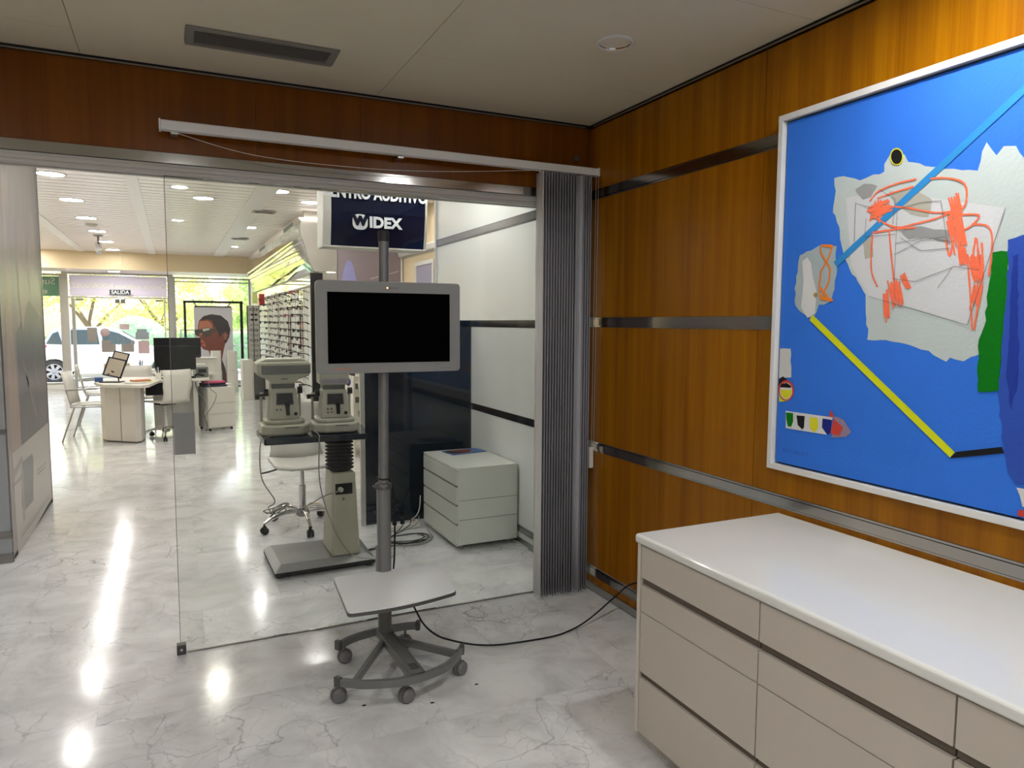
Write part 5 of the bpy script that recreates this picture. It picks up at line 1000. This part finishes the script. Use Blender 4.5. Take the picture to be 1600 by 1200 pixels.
for pts in ([(-4.98,1.02),(-4.84,1.28),(-4.72,1.33),(-4.62,1.00)],[(-4.54,1.0),(-4.60,1.37),(-3.86,1.37),(-3.80,1.0)],[(-3.72,1.0),(-3.76,1.37),(-3.62,1.36),(-3.36,1.28),(-2.88,1.0)]):
    m=M(); pp_=[(a,18.03+.16*(b-.91)/.54-.012,b+GZ) for a,b in pts]; n=len(pp_); m.add(pp_,[list(range(n))]); m.build('side_window','car_glass',car,solid=.01)
m=M(); m.add([(-3.30,18.22,1.36+GZ),(-2.66,18.08,.94+GZ),(-2.66,19.62,.94+GZ),(-3.30,19.48,1.36+GZ)],[(0,1,2,3)]); m.build('windscreen','car_glass',car,solid=.012)
m=M(); m.add([(-5.11,18.15,.98+GZ),(-4.88,18.25,1.36+GZ),(-4.88,19.45,1.36+GZ),(-5.11,19.55,.98+GZ)],[(0,1,2,3)]); m.build('rear_window','car_glass',car,solid=.012)
M().box(-5.24,-4.97,17.985,18.12,.93+GZ,.985+GZ).build('tail_light','tail_red',car,bevel=.01); M().box(-1.90,-1.62,17.99,18.1,.62+GZ,.74+GZ).build('headlight','letter_white',car,bevel=.01)
for x_ in (-4.1,-3.3): M().box(x_-.16,x_,17.975,17.998,.80+GZ,.83+GZ).build('door_handle','car_paint',car)
M().box(-2.98,-2.82,17.85,18.02,.98+GZ,1.10+GZ).build('wing_mirror','car_paint',car,bevel=.02)
for x_ in (-4.83,-2.30):
    for yw in (18.09,19.55):
        R_=Matrix.Rotation(PI/2,3,'X'); wl=M().lathe([(.19,-.09),(.28,-.095),(.305,-.07),(.305,.07),(.28,.095),(.21,.09),(.20,.05)],(x_,yw,.305+GZ),28,R=R_,cap=False).build('wheel','tyre',car)
        m=M(); m.lathe([(.205,.085),(.195,.09),(.18,.07),(.18,.0)],(x_,yw,.305+GZ),28,R=R_,cap=False); m.lathe([(.05,.075),(.04,.09),(0,.09)],(x_,yw,.305+GZ),14,R=R_)
        for k in range(7):
            a=2*PI*k/7; u=Vector((math.cos(a),0,math.sin(a))); v=Vector((-u.z,0,u.x)); c0=Vector((x_,yw-.078,.305+GZ))
            p=[c0+u*.03+v*.03,c0+u*.03-v*.03,c0+u*.19-v*.035,c0+u*.19+v*.035]; m.add(p+[q+Vector((0,.02,0)) for q in p],[(0,1,2,3),(7,6,5,4),(0,4,5,1),(1,5,6,2),(2,6,7,3),(3,7,4,0)])
        m.build('rim','rim',wl)
        M().lathe([(.18,.02),(0,.02)],(x_,yw,.305+GZ),20,R=R_).build('brake_disc','black',wl)
def foliage(m,c,r,n,size,rn,shell=.75,mi=0):
    for _ in range(n):
        a=rn.uniform(0,2*PI); z=rn.uniform(-1,1); q=math.sqrt(1-z*z); rr=rn.uniform(shell,1.0)
        p=Vector((c[0]+r[0]*rr*q*math.cos(a),c[1]+r[1]*rr*q*math.sin(a),c[2]+r[2]*rr*z))
        u=Vector((rn.uniform(-1,1),rn.uniform(-1,1),rn.uniform(-1,1))).normalized(); v=u.cross(Vector((rn.uniform(-1,1),rn.uniform(-1,1),rn.uniform(-1,1)))).normalized(); s_=size*rn.uniform(.6,1.3)
        m.add([p-u*s_,p-v*s_*.45,p+u*s_,p+v*s_*.45],[(0,1,2,3)],mi)
def tree(label,x,y,h,r,leaf,n,rn,size=.09,low=.9):
    t_=thing('street_tree',label,'tree',(x,y,0)); m=M()
    for k in range(14):
        a=rn.uniform(0,2*PI); d=rn.uniform(.1,.85)*r; z_=rn.uniform(low+.4,h); m_r=rn.uniform(.35,.6)*r*.8
        foliage(m,(x+d*math.cos(a),y+d*math.sin(a)*.7,z_),(m_r,m_r,m_r*.75),int(n*1.7)//14,size*.62,rn,.3)
    m.build('foliage',leaf,t_)
    m=M(); m.tube(catmull([(x,y,-.05),(x+.05,y,.7),(x-.08,y,1.3),(x+.1,y,2.2)],5),[.09]*6+[.075]*5+[.05]*5,10)
    for a in (0.4,2.2,4.0): m.tube(catmull([(x,y,1.1),(x+.3*r*math.cos(a),y+.3*r*math.sin(a),1.7),(x+.6*r*math.cos(a),y+.6*r*math.sin(a),2.2)],5),[.05]*6+[.03]*5,8)
    m.build('trunk','bark',t_)
rn=random.Random(21)
tree('yellow-green tree behind the car, filling the left half of the door glass',-4.35,22.6,3.6,1.7,'leaf_yellow',3400,rn)
tree('yellow-green tree seen through the right half of the door',-2.3,23.5,3.8,1.8,'leaf_yellow',3400,rn)
tree('small tree at the left edge beside the pillar',-6.4,22.3,2.9,.9,'leaf_yellow',900,rn,.08,1.1)
tree('bright lime green tree filling the left part of the right-hand window',-.95,22.2,3.9,1.35,'leaf_lime',3800,rn,.08,.0)
tree('green tree at the right edge of the right-hand window',.75,24.0,3.3,1.6,'leaf_green',3400,rn,.09,.5)
bu=M(); foliage(bu,(-3.05,20.9,.62),(.98,.8,1.02),5200,.045,rn,.93); t_=thing('round_bush','pale green clipped round bush behind the parked car','bush',(-3.05,20.9,0)); bu.build('foliage','leaf_pale',t_); M().ell((-3.05,20.9,.60),(.88,.7,.92),20,12).build('inner_foliage','leaf_pale',t_)
for k,(xa,xb,hh,mt) in enumerate(((-1.9,2.4,1.15,'leaf_pale'),(-7.5,-4.6,1.0,'leaf_green'))):
    m=M()
    for _ in range(3400):
        p=Vector((rn.uniform(xa,xb),21.3+rn.choice((0,rn.random()*.6)),rn.uniform(0,hh)+rn.uniform(-.05,.08))); u=Vector((rn.uniform(-1,1),rn.uniform(-1,1),rn.uniform(-1,1))).normalized(); v=u.cross(Vector((rn.uniform(-1,1),.3,rn.uniform(-1,1)))).normalized(); s_=.055
        m.add([p-u*s_,p-v*s_*.5,p+u*s_,p+v*s_*.5],[(0,1,2,3)])
    m.box(xa,xb,21.36,21.9,-.05,hh-.05); h_=m.build('hedge',mt); tag(h_,('pale green clipped hedge beyond the right-hand window','green hedge across the street at the far left')[k],'hedge')
rl=thing('railing','thin grey metal railing outside the right-hand window','railing',(-.85,16.6,0))
for z_ in (.45,.85,1.25): M().box(-1.9,.2,16.59,16.61,z_,z_+.03).build('rail','steel',rl)
for x_ in (-1.9,-.85,.17): M().box(x_,x_+.035,16.58,16.62,-.02,1.28).build('post','steel',rl)
